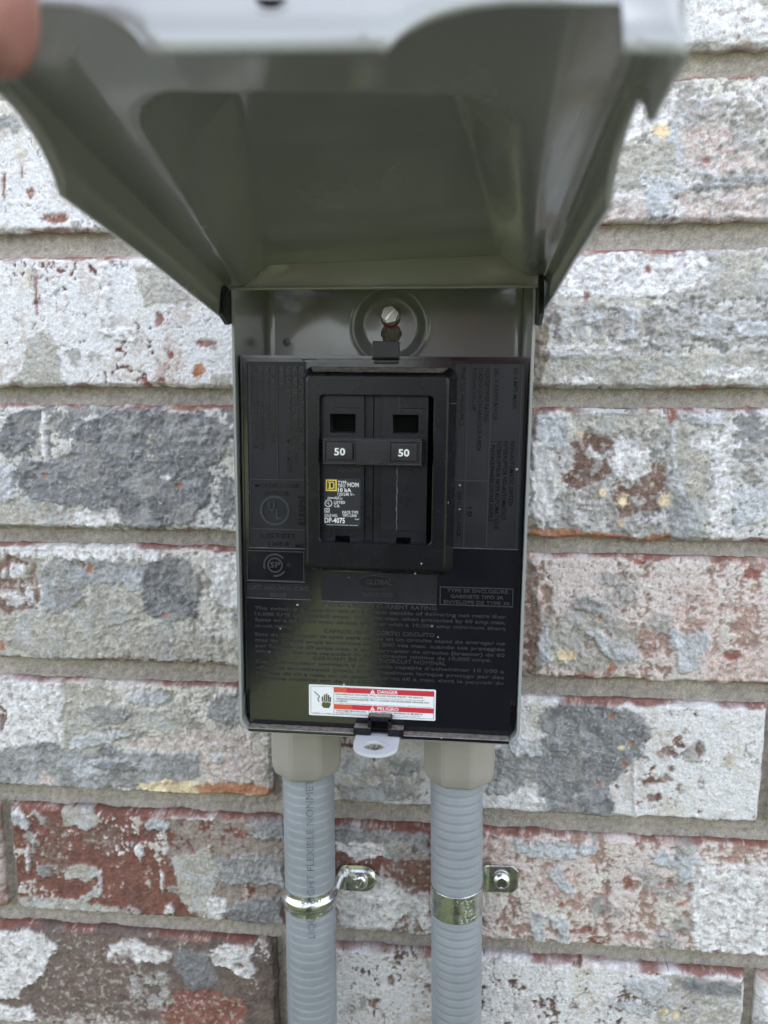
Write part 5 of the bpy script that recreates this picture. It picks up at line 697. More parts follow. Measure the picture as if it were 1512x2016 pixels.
mb = MB(); mb.box(-3.4, 3.0, -55.3, -55.1, 2.5, 7.2); box.put(mb, 'latch_slot_shade', M['hole'], cover)  # black slab paints in the shade of the slot
for (x0, x1) in ((-55.2, -53.9), (51.3, 53.0)):
    mb = MB(); mb.box(x0, x1, -56.6, -50, 15.0, 16.6); box.put(mb, 'side_lug', M['bezel'], cover, bevel=.25)
for x0, x1 in ((51.35, 53.3), (-55.8, -53.9)):
    mb = MB(); mb.box(x0, x1, -52.5, -44, 1.2, 14.8); box.put(mb, 'side_recess', M['bezel'], cover)
# -- the raised housing round the breaker
mb = MB()
def zl(x0, x1, z0, z1, r, y): return at(rrect(x0, x1, z0, z1, r, 6), y)
mb.loops([zl(-30.6, 27.2, 67.2, 145.6, 3.4, -54.6), zl(-30.4, 27.0, 67.4, 145.4, 3.4, -56.5), zl(-28.4, 24.8, 69.8, 143.2, 2.8, -63.6), zl(-28.25, 24.65, 70.0, 143.0, 2.7, -64.2), zl(-28.0, 24.4, 70.3, 142.7, 2.5, -64.75), zl(-27.4, 23.8, 70.9, 142.1, 2.2, -65.0), zl(-27.2, 23.6, 71.1, 141.9, 2.1, -65.0),
          zl(-23.4, 19.4, 80.0, 135.6, 2.0, -65.0), zl(-23.3, 19.3, 80.1, 135.5, 1.9, -65.0), zl(-23.05, 19.05, 80.35, 135.25, 1.8, -64.8), zl(-23.0, 19.0, 80.4, 135.2, 1.8, -64.6), zl(-23.0, 19.0, 80.4, 135.2, 1.8, -50)])
bz = box.put(mb, 'breaker_housing', M['bezel'], smooth=28)
mb = MB(); mb.loops([at([(-27.4, 145.45), (24.0, 145.45)], -56.7), at([(-25.6, 143.62), (22.0, 143.62)], -63.2)], closed=False); o_ = box.put(mb, 'dust', M['dust'], bz)
mb = MB(); mb.box(24.9, 27.2, -63.0, -62.8, 132.5, 132.7); box.put(mb, 'scratch', M['flash'], bz)

# -- the warning label
lab0 = MB(); LX0, LX1, LZ0, LZ1 = -29.3, 21.7, 6.9, 19.9
lab0.prism(rrect(LX0, LX1, LZ0, LZ1, .5, 3), -55.14, -54.98); label = box.put(lab0, 'warning_label', M['label_white'])
YL = -55.18
mb = MB(); mb.frame(LX0+.75, LX1-.6, LZ0+.7, LZ1-.6, .14, YL, YL+.02); mb.box(-19.2, -19.06, YL, YL+.02, LZ0+.85, LZ1-.75); box.put(mb, 'border_line', M['label_dark'], label)
for (z0, z1, w) in ((17.0, 19.1, -14.0), (9.95, 12.05, -11.6)):
    mb = MB(); mb.box(w, LX1-.75, YL, YL+.02, z0, z1); mb2 = MB(); mb2.box(-19.05, w, YL, YL+.02, z0, z1)
    box.put(mb, 'red_band', M['label_red'], label); box.put(mb2, 'red_band', M['label_orange'], label)
YT = YL-.04
mb = MB(); text(mb, 'DANGER', -1.5, 6.6, 17.35, 1.4, YT, 0, .012); text(mb, 'PELIGRO', -1.5, 7.0, 10.3, 1.4, YT, 0, .012); box.put(mb, 'lettering', M['label_white'], label)
mb = MB()
for z in (17.2, 10.15): mb.add([(-4.5, YT, z), (-2.5, YT, z), (-3.5, YT, z+1.75)], [(0, 1, 2)])
box.put(mb, 'alert_triangle', M['label_white'], label)
mb = MB()
for z in (17.2, 10.15): mb.box(-3.62, -3.38, YT-.03, YT-.02, z+.55, z+1.2); mb.box(-3.62, -3.38, YT-.03, YT-.02, z+.22, z+.42)
box.put(mb, 'alert_mark', M['label_red'], label)
mb = MB(); text(mb, 'HAZARDOUS VOLTAGE. WILL CAUSE SEVERE INJURY OR DEATH.', -18.4, 16.8, 16.0, .68, YT, 0, .012); text(mb, 'TENSION DANGEREUSE. PEUT CAUSER DES BLESSURES GRAVES OU', -18.4, 19.0, 14.0, .68, YT, 0, .012); text(mb, 'LA MORT.', -18.4, -13.4, 13.1, .64, YT, 0, .012)
text(mb, 'VOLTAJE PELIGROSO. CAUSA HERIDAS SEVERAS O MUERTE', -18.4, 16.6, 9.0, .68, YT, 0, .012); box.put(mb, 'lettering', M['label_dark'], label)
mb = MB(); text(mb, 'Turn OFF power supplying this equipment before working inside.', -18.4, 17.4, 15.0, .62, YT); text(mb, "Couper l'alimentation électrique de cet équipement avant d'y effectuer des travaux.", -18.4, 20.2, 12.25, .55, YT)
text(mb, 'INTERRUMPA el suministro de energía que alimenta este equipo antes de', -18.4, 15.6, 8.15, .58, YT); text(mb, 'trabajar en el interior del mismo.', -18.4, -3.6, 7.55+.12, .5, YT); text(mb, '96-165372', -27.6, -24.8, 7.8, .42, YT); text(mb, 'REV. 1', -21.8, -19.9, 7.8, .42, YT); box.put(mb, 'fine_print', M['label_grey'], label)
# shock pictogram: an open hand struck by a bolt
mb = MB(); hx = -22.2
mb.prism([(hx-1.7, 12.3), (hx-1.9, 11.2), (hx-1.1, 10.2), (hx+1.1, 10.2), (hx+1.7, 11.4), (hx+1.85, 12.6), (hx+1.85, 13.2), (hx-1.75, 13.2)], YT, YT+.02)
for k, (x, h) in enumerate(((-1.55, 15.0), (-.72, 15.9), (.1, 16.3), (.9, 15.8), (1.6, 15.0))): mb.box(hx+x-.29, hx+x+.29, YT, YT+.02, 13.2, h)
wire = [(-27.2, 17.0), (-25.4, 15.5), (-25.0, 14.9), (-25.3, 14.3), (-25.7, 13.6), (-25.4, 13.0), (-24.9, 12.8)]
for (a, b2), (c_, d_) in zip(wire, wire[1:]):
    L_ = math.hypot(c_-a, d_-b2); nx, nz = -(d_-b2)/L_*.17, (c_-a)/L_*.17
    mb.prism([(a+nx, b2+nz), (a-nx, b2-nz), (c_-nx, d_-nz), (c_+nx, d_+nz)], YT, YT+.02)
box.put(mb, 'hand_symbol', M['label_olive'], label)
mb = MB(); z = [(-25.0, 12.9), (-23.4, 12.7), (-22.9, 13.1), (-22.4, 12.5), (-21.9, 12.9), (-20.2, 12.5)]
for (a, b2), (c_, d_) in zip(z, z[1:]): mb.prism([(a, b2+.12), (a, b2-.12), (c_, d_-.12), (c_, d_+.12)], YT-.04, YT-.02)
box.put(mb, 'bolt_symbol', M['label_white'], label)

# ------------------------------------------------------------------ the circuit breaker
br = Root('circuit_breaker', (-3, -52, 80.5), 'black two pole circuit breaker with 50 on both handles, inside the grey box', 'circuit breaker')
def brk(x, z):
    m = 0
    if x < -6.8 or x > -0.1:
        y = -61.0 if z > 84.7 else -60.2
        if x > 17.0 or x < -23.1: return (-53.0, 1)
        if (-19.6 < x < -10.0 or 3.8 < x < 13.4) and 121.2 < z < 128.2: return (-55.0, 1)
        if (-17.6 < x < -12.2 or 5.6 < x < 11.1) and 80.0 < z < 81.9: return (-57.0, 1)
        if 130.4 < z and (-17.9 < x < -7.2 or 5.7 < x < 16.2): y -= .0
        if 130.2 < z < 130.5 and (-17.6 < x < -7.2 or 5.9 < x < 16.2): y = -60.8
        return (y, m)
    if -3.6 < x < -3.3: return (-56.5, 1)
    return (-58.6 if x < -3.4 else -58.9, m)
xs = [-23.6, -23.1, -19.6, -17.9, -17.6, -12.2, -10.0, -7.2, -6.8, -3.6, -3.3, -0.1, 3.8, 5.6, 5.7, 5.9, 11.1, 13.4, 16.2, 17.0, 19.2]; zs = [80.0, 81.9, 84.7, 121.2, 128.2, 130.2, 130.5, 135.4]
body = cell_obj(br, 'body', xs, zs, brk, -52, [M['breaker'], M['hole']], bevel=.16)
mb = MB()
for x, z0, z1 in ((-18.0, 128.3, 135), (-18.0, 80.4, 110), (5.6, 128.3, 135), (-6.95, 85, 110), (-6.95, 119.5, 135), (0.05, 81, 110), (0.05, 119.5, 135), (16.5, 85, 135)):
    yy = -61.1
    n_ = 10; pts = [(x+.05*math.sin(k*1.7+x), z0+(z1-z0)*k/n_) for k in range(n_+1)]
    for (a, b2), (c_, d_) in zip(pts, pts[1:]): mb.add([(a-.09, yy, b2), (a+.09, yy, b2), (c_+.09, yy, d_), (c_-.09, yy, d_)], [(0, 1, 2, 3)])
br.put(mb, 'mould_line', M['pad'], body)
mb = MB(); n_ = 26
pts = [(5.7+.12*math.sin(k*1.3)+.08*math.sin(k*3.1), 84.8+25*k/n_, .10+.07*math.sin(k*.9)**2) for k in range(n_+1)]
for (a, b2, w1), (c_, d_, w2) in zip(pts, pts[1:]): mb.add([(a-w1, -61.06, b2), (a+w1, -61.06, b2), (c_+w2, -61.06, d_), (c_-w2, -61.06, d_)], [(0, 1, 2, 3)])
mb.add([(-.15, -58.97, 80.5), (.1, -58.97, 80.5), (.1, -58.97, 84.5), (-.15, -58.97, 84.5)], [(0, 1, 2, 3)]); mb.box(6.0, 6.1, -61.15, -61, 129, 135)
br.put(mb, 'mould_flash', M['flash'], body)
mb = MB(); text(mb, 'I/ON', 8.2, 14.6, 128.9, 1.5, -60.95, 0, 0, .3); br.put(mb, 'lettering', M['letter'], body)
mb = MB(); text(mb, 'O/OFF', -16.4, -7.4, 106.6, 1.6, -60.95, 0, 0, .25); br.put(mb, 'lettering', M['letter'], body)
# recess floors below the windows catch dust
# handle tie with two handles
mb = MB(); mb.box(-21.0, 15.2, -68.6, -56, 110.0, 119.4); mb.frame(-20.9, -8.9, 110.1, 119.3, .8, -69.2, -68); mb.frame(3.1, 15.1, 110.1, 119.3, .8, -69.2, -68)
tie = br.put(mb, 'handle_tie', M['handle'], bevel=.3)
mb = MB(); text(mb, 'COMMON', -8.4, 2.6, 112.4, 1.7, -68.55, 0, .0, .35); text(mb, 'TRIP', -5.4, -.2, 110.3, 1.6, -68.55, 0, 0, .35); text(mb, 'COMMON', -8.4, 2.6, 117.0, 1.7, -68.55, 180, 0, .35); text(mb, 'TRIP', -5.4, -.2, 119.1, 1.6, -68.55, 180, 0, .35)
br.put(mb, 'lettering', M['letter'], tie)
for x0, x1 in ((-19.3, -9.9), (4.1, 13.4)):
    mb = MB(); mb.box(x0, x1, -70.0, -66, 111.9, 118.0); h = br.put(mb, 'handle', M['handle'], bevel=.3)
    mb = MB(); text(mb, '50', (x0+x1)/2-2.0, (x0+x1)/2+2.0, 113.7, 2.5, -70.05, 0, .022); br.put(mb, 'number', M['white_print'], h)
# printed sticker
st = MB(); st.prism(rrect(-21.9, -8.0, 86.1, 104.0, 1.2, 4), -61.16, -60.98); sticker = br.put(st, 'rating_sticker', M['sticker_black'])
YS = -61.2
def sp(px, py): return (-21.9+(px-228)/(640-228)*13.7, 104.0-(py-580)/(1125-580)*17.9)
mb = MB()
for s, cx0, cx1, cy0, cy1, bo in (('TYPE', 385, 486, 605, 640, .01), ('TIPO', 385, 470, 645, 680, .01), ('HOM', 497, 625, 622, 670, .02), ('10 kA', 387, 540, 688, 732, .025), ('120/240 V~', 385, 575, 742, 776, .005), ('Al/Cu', 342, 437, 787, 820, .005), ('LISTED', 342, 470, 838, 870, .01), ('C.B.', 342, 410, 880, 910, .01),
      ('HACR TYPE', 438, 620, 950, 983, .005), ('TIPO CARR', 440, 606, 990, 1021, .005), ('ISSUE NO.', 233, 385, 992, 1026, .005), ('DP-4075', 233, 467, 1036, 1095, .02), ('62', 245, 278, 936, 966, .01)):
    a, zt_ = sp(cx0, cy0); b2, zb_ = sp(cx1, cy1); text(mb, s, a, b2, zb_, zt_-zb_, YS, 0, bo)
br.put(mb, 'lettering', M['white_print'], sticker)
mb = MB()
a, zt_ = sp(233, 926); b2, zb_ = sp(290, 975); mb.frame(a, b2, zb_, zt_, .2, YS, YS+.03)
c1 = sp(278, 868); ring(mb, c1[0], c1[1], 1.2, 1.45, YS, YS+.03, 24); text(mb, 'U', c1[0]-.7, c1[0]+.0, c1[1]-.2, 1.0, YS, 0, .01); text(mb, 'L', c1[0]+.1, c1[0]+.7, c1[1]-.75, 1.0, YS, 0, .01)
a, zt_ = sp(270, 796); b2, zb_ = sp(312, 812); mb.frame(a, b2, zb_, zt_, .14, YS, YS+.03); mb.box(b2, b2+.9, YS, YS+.03, zb_+.1, zt_-.1)
arc = [sp(582+5.5*k, 1040+10*math.sin(k/9*math.pi)) for k in range(10)]
for p, q_ in zip(arc, arc[1:]): mb.add([(p[0], YS, p[1]-.1), (q_[0], YS, q_[1]-.1), (q_[0], YS, q_[1]+.1), (p[0], YS, p[1]+.1)], [(0, 1, 2, 3)])
mb.box(-21.0, -9.0, YS, YS+.03, 86.25, 86.36)
br.put(mb, 'symbols', M['white_print'], sticker)
mb = MB(); a, zt_ = sp(248, 592); b2, zb_ = sp(374, 724); mb.frame(a, b2, zb_, zt_, .5, YS, YS+.03)
# the framed letter D with serifs
cx_, cz_ = (a+b2)/2, (zt_+zb_)/2; w_, h_ = 1.2, 1.35
mb.box(cx_-w_*.72, cx_-w_*.25, YS, YS+.03, cz_-h_+.42, cz_+h_-.42); mb.box(cx_-w_, cx_+w_*.55, YS, YS+.03, cz_+h_-.42, cz_+h_); mb.box(cx_-w_, cx_+w_*.55, YS, YS+.03, cz_-h_, cz_-h_+.42)
mb.prism([(cx_+w_*.55, cz_+h_), (cx_+w_*.55, cz_+h_-.42), (cx_+w_*.62, cz_+h_-.5), (cx_+w_*.62, cz_-h_+.5), (cx_+w_*.55, cz_-h_+.42), (cx_+w_*.55, cz_-h_), (cx_+w_, cz_-h_+.4), (cx_+w_, cz_+h_-.4)], YS, YS+.03)
br.put(mb, 'square_emblem', M['yellow_print'], sticker)
# ------------------------------------------------------------------ conduits
def conduit(cx0, cx1, label, ridged, nut):
    base = (cx0, -20, -900)
    root = empty('flexible_conduit', base, label, 'conduit', None); sh = (-base[0], -base[1], -base[2])
    def axis(z): return cx0+(cx1-cx0)*min(1, max(0, (-170-z)/130.0))
    r0 = 11.7; n = 56; zs = [-160.0]
    while zs[-1] > -430: zs.append(zs[-1]-.36)
    zs += [-500, -700, -900]
    A = np.linspace(0, 2*np.pi, n, endpoint=False); V = []; mats = []
    for k, z in enumerate(zs):
        ph = (z/4.25+.16*math.sin(z/23.0)+.07*math.sin(z/7.7)) % 1.0
        if ridged: rr_ = r0 + .11*math.sin(2*math.pi*ph) + .05*math.sin(4*math.pi*ph+.6); hot = 0
        else:
            hot = 1 if ph < .085 else 0; rr_ = r0 + (.16 if hot else 0) - .05*math.sin(2*math.pi*ph)
        lean = 0
        for a in A: V.append((axis(z)+lean+rr_*math.cos(a), -20+rr_*math.sin(a), z))
        mats.append(hot)
    F = []; fm = []
    for k in range(len(zs)-1):
        for i in range(n): F.append((k*n+i, (k+1)*n+i, (k+1)*n+(i+1) % n, k*n+(i+1) % n)); fm.append(mats[k])
    me = mesh([(a+sh[0], b+sh[1], c+sh[2]) for a, b, c in V], F, True); me.polygons.foreach_set('material_index', fm)
    tube = link('tube', me, [M['conduit'], M['conduit_ridge']], root)
    # connector nut
    mb = MB(); L = []; n = 8
    for r, z in ((10.5, -140.2), (15.4, -140.2), (16.2, -141.2), (16.2, -166.6), (15.9, -169.4), (15.0, -171.8), (13.4, -173.2), (12.2, -173.5), (11.8, -172.0)):
        ro = 0 if r < 14 else 1
        L.append([(nut[0]+r*(1.0 if ro else 1)*math.cos(R(45*i+22.5+nut[1]+dd)), -21.5+r*math.sin(R(45*i+22.5+nut[1]+dd)), z) for i in range(8) for dd in (-4, 0, 4)])
    # flats: pull the points beside each corner onto the flats
    for l in L:
        for i in range(8):
            c_ = Vector(l[3*i+1]); ctr = Vector((nut[0], -21.5, c_.z)); c_ = ctr+(c_-ctr)*1.002; l[3*i+1] = tuple(c_)
            for q in (0, 2):
                p = Vector(l[3*i+q]); d = p-ctr; l[3*i+q] = tuple(ctr+d*.998)
    mb.loops(L); mb.obj('connector', M['hub'], root, smooth=16, shift=sh)
    return root, tube, sh, axis
cl, tube_l, sh_l, ax_l = conduit(-66.7, -66.4, 'left grey flexible conduit, ringed with thin pale ridges and printed with faded letters', False, (-67.0, 8))
cr, tube_r, sh_r, ax_r = conduit(0.6, 2.6, 'right grey flexible conduit with soft rounded corrugations and no print', True, (1.9, -4))
# ink print running up the left conduit
mb = MB()
def wrap(x, y, z): a = (x+66.6-.6)/11.95; return (-66.6+.4+11.95*math.sin(a), -20-11.95*math.cos(a), z)
for s, z0, z1 in (('LIQUIDTIGHT FLEXIBLE NONMETALLIC', -251, -160),):
    text(mb, s, z0, z1, -62.2, 3.3, -20, 90, -.005, 0, wrap)
mb.obj('lettering', M['ink'], tube_l, shift=sh_l)
# ------------------------------------------------------------------ pipe straps
def strap(cx, zc, w, ear_z, ear_w, ribh, rounded, label, screw_x, slot, twist):
    base = (cx+20, 0, ear_z); root = empty('pipe_strap', base, label, 'strap', None); sh = tuple(-q for q in base)
    Rr = 12.15; P = []
    for a in np.linspace(195, 345, 34): P.append((cx+Rr*math.cos(R(180-(a-180)) )if False else cx-Rr*math.cos(R(a-180)) , -20-Rr*math.sin(R(a-180)), 0.0))
    # from the left flank round the front to the right flank
    P = [(cx-Rr, -10.0, 0), (cx-Rr, -15.5, 0)]+[(cx-Rr*math.cos(t), -20-Rr*math.sin(t), 0) for t in np.linspace(-.12, math.pi+.12, 44)]
    P += [(cx+Rr+.05, -15, .1), (cx+Rr+.3, -9, .35), (cx+Rr+.6, -5.2, .6), (cx+Rr+1.2, -3.4, .8), (cx+Rr+2.3, -2.6, .95)]
    for x in np.linspace(cx+Rr+3.2, cx+29.4, 22): P.append((x, -2.4, 1.0))
    T = np.linspace(-1, 1, 25); V = []; nT = len(T)
    for k, (x, y, e) in enumerate(P):
        half = (w/2)*(1-e)+(ear_w/2)*e; zc_ = zc*(1-e)+ear_z*e
        xr = (x-(cx+29.4-ear_w*.5))
        if e >= 1 and xr > 0:
            half = math.sqrt(max(0.0004, half*half-xr*xr)) if rounded else half*(1-max(0, (xr-ear_w*.30))/(ear_w*.5))
        if k == 0: dx, dy = 0, -1
        else: dx, dy = x-P[k-1][0], y-P[k-1][1]
        if k+1 < len(P): dx += P[k+1][0]-x; dy += P[k+1][1]-y
        L = math.hypot(dx, dy) or 1; nx, ny = dy/L, -dx/L
        for t in T:
            z = t*half; rb = ribh*math.exp(-(z/2.4)**4) if ribh else 0
            if e >= 1 and ribh: rb = ribh*.9*math.exp(-((xr+1.0)/9)**4)*math.exp(-(z/(half*.7+.01))**4)
            V.append((x+nx*rb, y+ny*rb, zc_+z+twist*(x-cx)))
    F = [(i*nT+j, i*nT+j+1, (i+1)*nT+j+1, (i+1)*nT+j) for i in range(len(P)-1) for j in range(nT-1)]
    me = mesh([(a+sh[0], b+sh[1], c+sh[2]) for a, b, c in V], F, True)
    o = link('strap_band', me, M['zinc'] if rounded else M['zinc_dark'], root); so = o.modifiers.new('thick', 'SOLIDIFY'); so.thickness = .0010; so.offset = 1
    bv = o.modifiers.new('edge', 'BEVEL'); bv.width = .0003; bv.segments = 2
    # stamped characters
    mb = MB()
    def wr(x, y, z): a = (x-cx)/(Rr+1.05); return (cx+(Rr+1.05)*math.sin(a), -20-(Rr+1.05)*math.cos(a), z+twist*(x-cx))
    for s, x0, x1, z in ((('3/4 EMT', -2, 8, zc+w*.30), ('3/4 LT', -1, 8.5, zc-w*.44)) if ribh else (('3/4 EMT', 0, 9, zc+w*.28), ('3/4', 3.5, 7.5, zc-w*.06), ('1/2 EMT', 0, 9.5, zc-w*.40))):
        v, f = text_raw(s, .01, .5)
        if len(v):
            u = cx+x0+(v[:, 0]-v[:, 0].min())/(v[:, 0].max()-v[:, 0].min())*(x1-x0); ww = v[:, 1]/CAPH*1.7
            mb.add([wr(a, 0, z+b) if c < 0 else (lambda p: (cx+(p[0]-cx)*1.022, -20+(p[1]+20)*1.022, p[2]))(wr(a, 0, z+b)) for a, b, c in zip(u, ww, v[:, 2])], f)
    mb.obj('stamped_lettering', M['steel'], o, shift=sh)
    # screw
    mb = MB(); zs_ = ear_z+twist*20; yb = -3.5-(ribh*.6)
    mb.loops(lathe([(3.9, -.6), (4.0, .3), (3.85, .9), (3.2, 1.7), (2.5, 2.0), (2.35, 1.5)], 28, 'y', (screw_x, yb, zs_)), cap1=True)
    ca, sa = math.cos(R(slot)), math.sin(R(slot))
    for sg in (-1, 1):
        seg = [(2.2*math.cos(R(a)), 2.2*math.sin(R(a))) for a in np.linspace(18, 162, 9)]; seg = [(u, max(v, .45)*sg) for u, v in seg]
        if sg < 0: seg = seg[::-1]
        mb.prism([(screw_x+u*ca-v*sa, zs_+u*sa+v*ca) for u, v in seg], yb-2.2, yb-1.2)
    mb.obj('screw', M['steel'], root, smooth=35, shift=sh)
strap(-66.6, -235.6, 10.6, -239.6, 13.6, 1.5, True, 'zinc pipe strap with a raised bead and rounded ear, on the left conduit', -45.2, 60, .02)
strap(1.6, -232.6, 13.2, -235.8, 13.8, 0.0, False, 'flat zinc pipe strap with clipped ear corners, on the right conduit', 23.0, 90, .03)

# ------------------------------------------------------------------ the lawn behind the camera (seen in the gloss)
m, t, p = newmat('lawn_grass'); tc = N(t, 'ShaderNodeTexCoord').outputs['Object']
nz = N(t, 'ShaderNodeTexNoise', Scale=1.3, Detail=8); t.links.new(tc, nz.inputs['Vector'])
rp = N(t, 'ShaderNodeValToRGB'); rp.color_ramp.elements[0].color = (.052, .064, .024, 1); rp.color_ramp.elements[1].color = (.115, .133, .052, 1); rp.color_ramp.elements[0].position = .35; rp.color_ramp.elements[1].position = .7
t.links.new(nz.outputs['Fac'], rp.inputs[0]); t.links.new(rp.outputs[0], p.inputs['Base Color']); p.inputs['Roughness'].default_value = .9
M['grass'] = m
gv = []; GN = 40
for j in range(GN+1):
    for i in range(GN+1):
        x = (i/GN*2-1); y = (j/GN*2-1); x = math.copysign(abs(x)**2.2, x)*120000; y = math.copysign(abs(y)**2.2, y)*120000
        gv.append((x, y, -1450+15*math.sin(x*.0007)*math.cos(y*.0009)))
me = mesh(gv, [(j*(GN+1)+i, j*(GN+1)+i+1, (j+1)*(GN+1)+i+1, (j+1)*(GN+1)+i) for j in range(GN) for i in range(GN)], True)
o = link('lawn', me, M['grass']); o['kind'] = 'structure'

# ------------------------------------------------------------------ the person holding the lid
m, t, p = newmat('skin'); tc = N(t, 'ShaderNodeTexCoord').outputs['Object']
nz = N(t, 'ShaderNodeTexNoise', Scale=90, Detail=4); t.links.new(tc, nz.inputs['Vector'])
rp = N(t, 'ShaderNodeValToRGB'); rp.color_ramp.elements[0].color = (.30, .125, .10, 1); rp.color_ramp.elements[1].color = (.44, .22, .18, 1); rp.color_ramp.elements[0].position = .3; rp.color_ramp.elements[1].position = .7
t.links.new(nz.outputs['Fac'], rp.inputs[0]); t.links.new(rp.outputs[0], p.inputs['Base Color']); p.inputs['Roughness'].default_value = .5
p.inputs['Subsurface Weight'].default_value = .15; p.inputs['Subsurface Radius'].default_value = (.008, .003, .0015); p.inputs['Subsurface Scale'].default_value = 1.0
noise_bump(t, p, 700, .00025, 1.0, 4, tc)
M['skin'] = m; M['cloth'] = simple('navy_cotton', (.020, .024, .042), .9, var=.15, vscale=20); M['denim'] = simple('dark_denim', (.022, .026, .038), .9, var=.2, vscale=40); M['hair'] = simple('dark_hair', (.03, .02, .014), .6, var=.4, vscale=200); M['nail'] = simple('nail', (.46, .27, .23), .3); M['phone'] = simple('phone_black', (.02, .02, .022), .3)
def skinned(name, verts, edges, radii, mat, parent, sub=2, root=0, off=(0, 0, 0)):
    me = bpy.data.meshes.new(name); me.from_pydata([tuple((c-o_)*MM for c, o_ in zip(v, off)) for v in verts], edges, []); me.update()
    o = link(name, me, mat, parent); sk = o.modifiers.new('skin', 'SKIN'); sk.use_smooth_shade = True
    if not me.skin_vertices: me.skin_vertices.new()
    sv = me.skin_vertices[0].data
    for i, r in enumerate(radii):
        rx, ry = r if isinstance(r, tuple) else (r, r); sv[i].radius = (rx*MM, ry*MM)
    sv[root].use_root = True
    sb = o.modifiers.new('sub', 'SUBSURF'); sb.levels = sub; sb.render_levels = sub
    return o
PB = (10, -860, -1450)
person = empty('person', PB, 'person in dark clothes whose thumb holds up the lid at its left corner', 'person')
V = []; E_ = []; RD = []
def add(p, r, prev=None):
    V.append(p); RD.append(r)
    if prev is not None: E_.append((prev, len(V)-1))
    return len(V)-1
pel = add((10, -860, -560), (150, 105)); w1 = add((10, -860, -430), (125, 98), pel); ch = add((10, -855, -250), (142, 108), w1); up = add((10, -855, -130), (150, 95), ch); nk = add((10, -845, -20), 58, up)
hd = add((8, -830, 60), (78, 88), nk); ht = add((8, -835, 150), (76, 90), hd); h2 = add((8, -840, 205), (50, 60), ht)
for s in (-1, 1):
    hp = add((10+s*95, -860, -640), 92, pel); kn = add((10+s*105, -850, -1020), 62, hp); an = add((10+s*110, -870, -1400), 42, kn); ft = add((10+s*120, -770, -1425), (42, 26), an)
    sh_ = add((10+s*175, -855, -125), 62, up)
    if s < 0:
        el = add((-315, -740, -400), 42, sh_); fw = add((-250, -460, -80), 38, el); wr_ = add((-178, -345, 62), (27, 22), fw)
        pm = add((-150, -300, 86), (26, 17), wr_); kc = add((-128, -268, 96), (30, 13), pm)
        # fingers lie over the top of the lid; the thumb comes under its front edge
        for base, mid, tip_, r in (((-108, -268, 98), (-84, -246, 92), (-62, -224, 83), 8.6), ((-112, -252, 98), (-90, -226, 91), (-68, -203, 82), 8.8), ((-119, -238, 97), (-98, -212, 89), (-80, -190, 80), 8.4), ((-127, -228, 93), (-110, -206, 86), (-96, -188, 79), 7.2)):
            a = add(base, r+.8, kc); b_ = add(mid, r, a); add(tip_, r-1.2, b_)
        t1 = add((-140, -288, 72), 12.5, pm); t2 = add((-112, -266, 61), 11.6, t1); add_j = add((-97, -261, 56), 9.6, t2); t3 = add((-78, -255, 51.5), (10.8, 10.2), add_j); t4 = add((-63.2, -250.0, 48.3), (10.2, 9.4), t3); add((-56.8, -249, 47.2), (7.9, 7.4), t4)
    else:
        el = add((270, -700, -330), 44, sh_); fw = add((190, -530, -150), 38, el); wr_ = add((120, -440, -55), 27, fw); pm = add((85, -405, -25), (34, 18), wr_)
        for k in range(4): a = add((70+4*k, -398, 10-14*k), 9, pm); b_ = add((45+3*k, -392, 12-14*k), 8.4, a); add((34+3*k, -396, 12-14*k), 7.4, b_)
        t1 = add((80, -430, 10), 12, pm); t2 = add((50, -428, 22), 10.5, t1); add((30, -420, 28), 9, t2)
# thumbnail, facing the lens
T3, T5 = Vector((-78, -255, 51.5)), Vector((-56.8, -249, 47.2)); ax = (T5-T3).normalized(); T4 = Vector((-63.2, -250.0, 48.3))
nn = Vector((0, -1, .12)); nn = (nn-ax*nn.dot(ax)).normalized(); ss = ax.cross(nn)
mb = MB(); L = []
for k in range(13):
    u = -11.5+11.5*k/12; f = math.sqrt(max(0, 1-((k-6)/6.4)**4)); l = []
    for j in range(11):
        ph_ = R(48)*f*(j-5)/5; l.append(tuple(T4+ax*u+(nn*math.cos(ph_)+ss*math.sin(ph_))*(9.55-.03*max(0, u+4)**2)))
    L.append(l)
mb.loops(L, closed=False); mb.obj('thumbnail', M['nail'], person, smooth=60, shift=tuple(-q for q in PB))
body_o = skinned('body', V, E_, RD, M['skin'], person, 2, 0, PB)
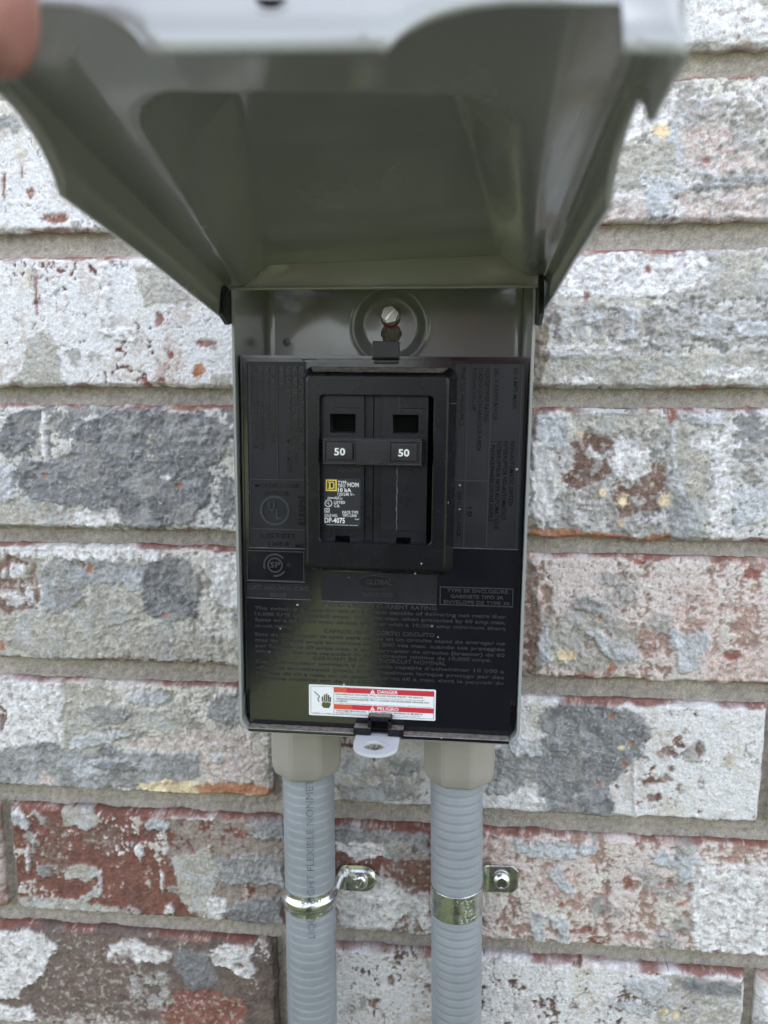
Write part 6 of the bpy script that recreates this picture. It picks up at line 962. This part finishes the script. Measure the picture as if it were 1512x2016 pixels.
# clothes: sleeves and jacket, trousers, shoes, hair
V = []; E_ = []; RD = []
pel = add((10, -860, -600), (150, 122)); w1 = add((10, -860, -430), (142, 118), pel); ch = add((10, -855, -250), (158, 126), w1); up = add((10, -855, -125), (160, 110), ch); cn = add((10, -850, -62), 74, up)
for s in (-1, 1):
    sh_ = add((10+s*178, -855, -120), 82, up)
    if s < 0: el = add((-315, -740, -400), 50, sh_); add((-248, -460, -80), 44, el); add((-190, -375, 36), 44, len(V)-1)
    else: el = add((270, -700, -330), 60, sh_); add((190, -530, -150), 52, el); add((140, -462, -78), 44, len(V)-1)
skinned('jacket', V, E_, RD, M['cloth'], person, 2, 0, PB)
V = []; E_ = []; RD = []
pel = add((10, -860, -610), (160, 118))
for s in (-1, 1): hp = add((10+s*95, -860, -680), 108, pel); kn = add((10+s*105, -850, -1020), 80, hp); add((10+s*110, -868, -1375), 66, kn)
skinned('trousers', V, E_, RD, M['denim'], person, 2, 0, PB)
for s in (-1, 1):
    V = []; E_ = []; RD = []; a = add((10+s*110, -885, -1412), (46, 36)); b_ = add((10+s*116, -820, -1416), (48, 32), a); add((10+s*122, -745, -1424), (44, 24), b_); skinned('shoe', V, E_, RD, M['phone'], person, 2, 0, PB)
V = []; E_ = []; RD = []; a = add((8, -862, 110), (88, 84)); b_ = add((8, -848, 190), (84, 92), a); add((8, -842, 222), (54, 62), b_); skinned('hair', V, E_, RD, M['hair'], person, 2, 0, PB)
# face
mb = MB()
fo = lambda p: tuple(a-b for a, b in zip(p, PB))
for s in (-1, 1):
    e = MB(); e.loops(lathe([(.1, 9), (6, 7), (9, 2), (9, -2), (6, -6), (.1, -7)], 12, 'y', (8+s*32, -752, 88))); e.obj('eye', M['white_print'], person, smooth=60, shift=tuple(-q for q in PB))
    e = MB(); e.loops([[(8+s*(80+o), -832+12*math.cos(a), 75+26*math.sin(a)) for a in np.linspace(0, 2*math.pi, 14, endpoint=False)] for o in (-4, 5, 9)], cap1=True); e.obj('ear', M['skin'], person, smooth=60, shift=tuple(-q for q in PB))
V = []; E_ = []; RD = []; a = add((8, -752, 88), 8); b_ = add((8, -742, 62), 12, a); add((8, -748, 54), 12, b_); skinned('nose', V, E_, RD, M['skin'], person, 2, 0, PB)
V = []; E_ = []; RD = []; a = add((-14, -754, 22), 4); b_ = add((8, -746, 20), 6, a); add((30, -754, 22), 4, b_); skinned('mouth', V, E_, RD, M['gasket'], person, 2, 0, PB)
# phone held behind the lens
ph = empty('phone', (10, -384, -60), 'black phone held in the hand of the person taking the picture', 'phone')
mb = MB(); mb.box(-36, 36, -4, 4, -90, 60); mb.obj('phone_body', M['phone'], ph, bevel=2.5)
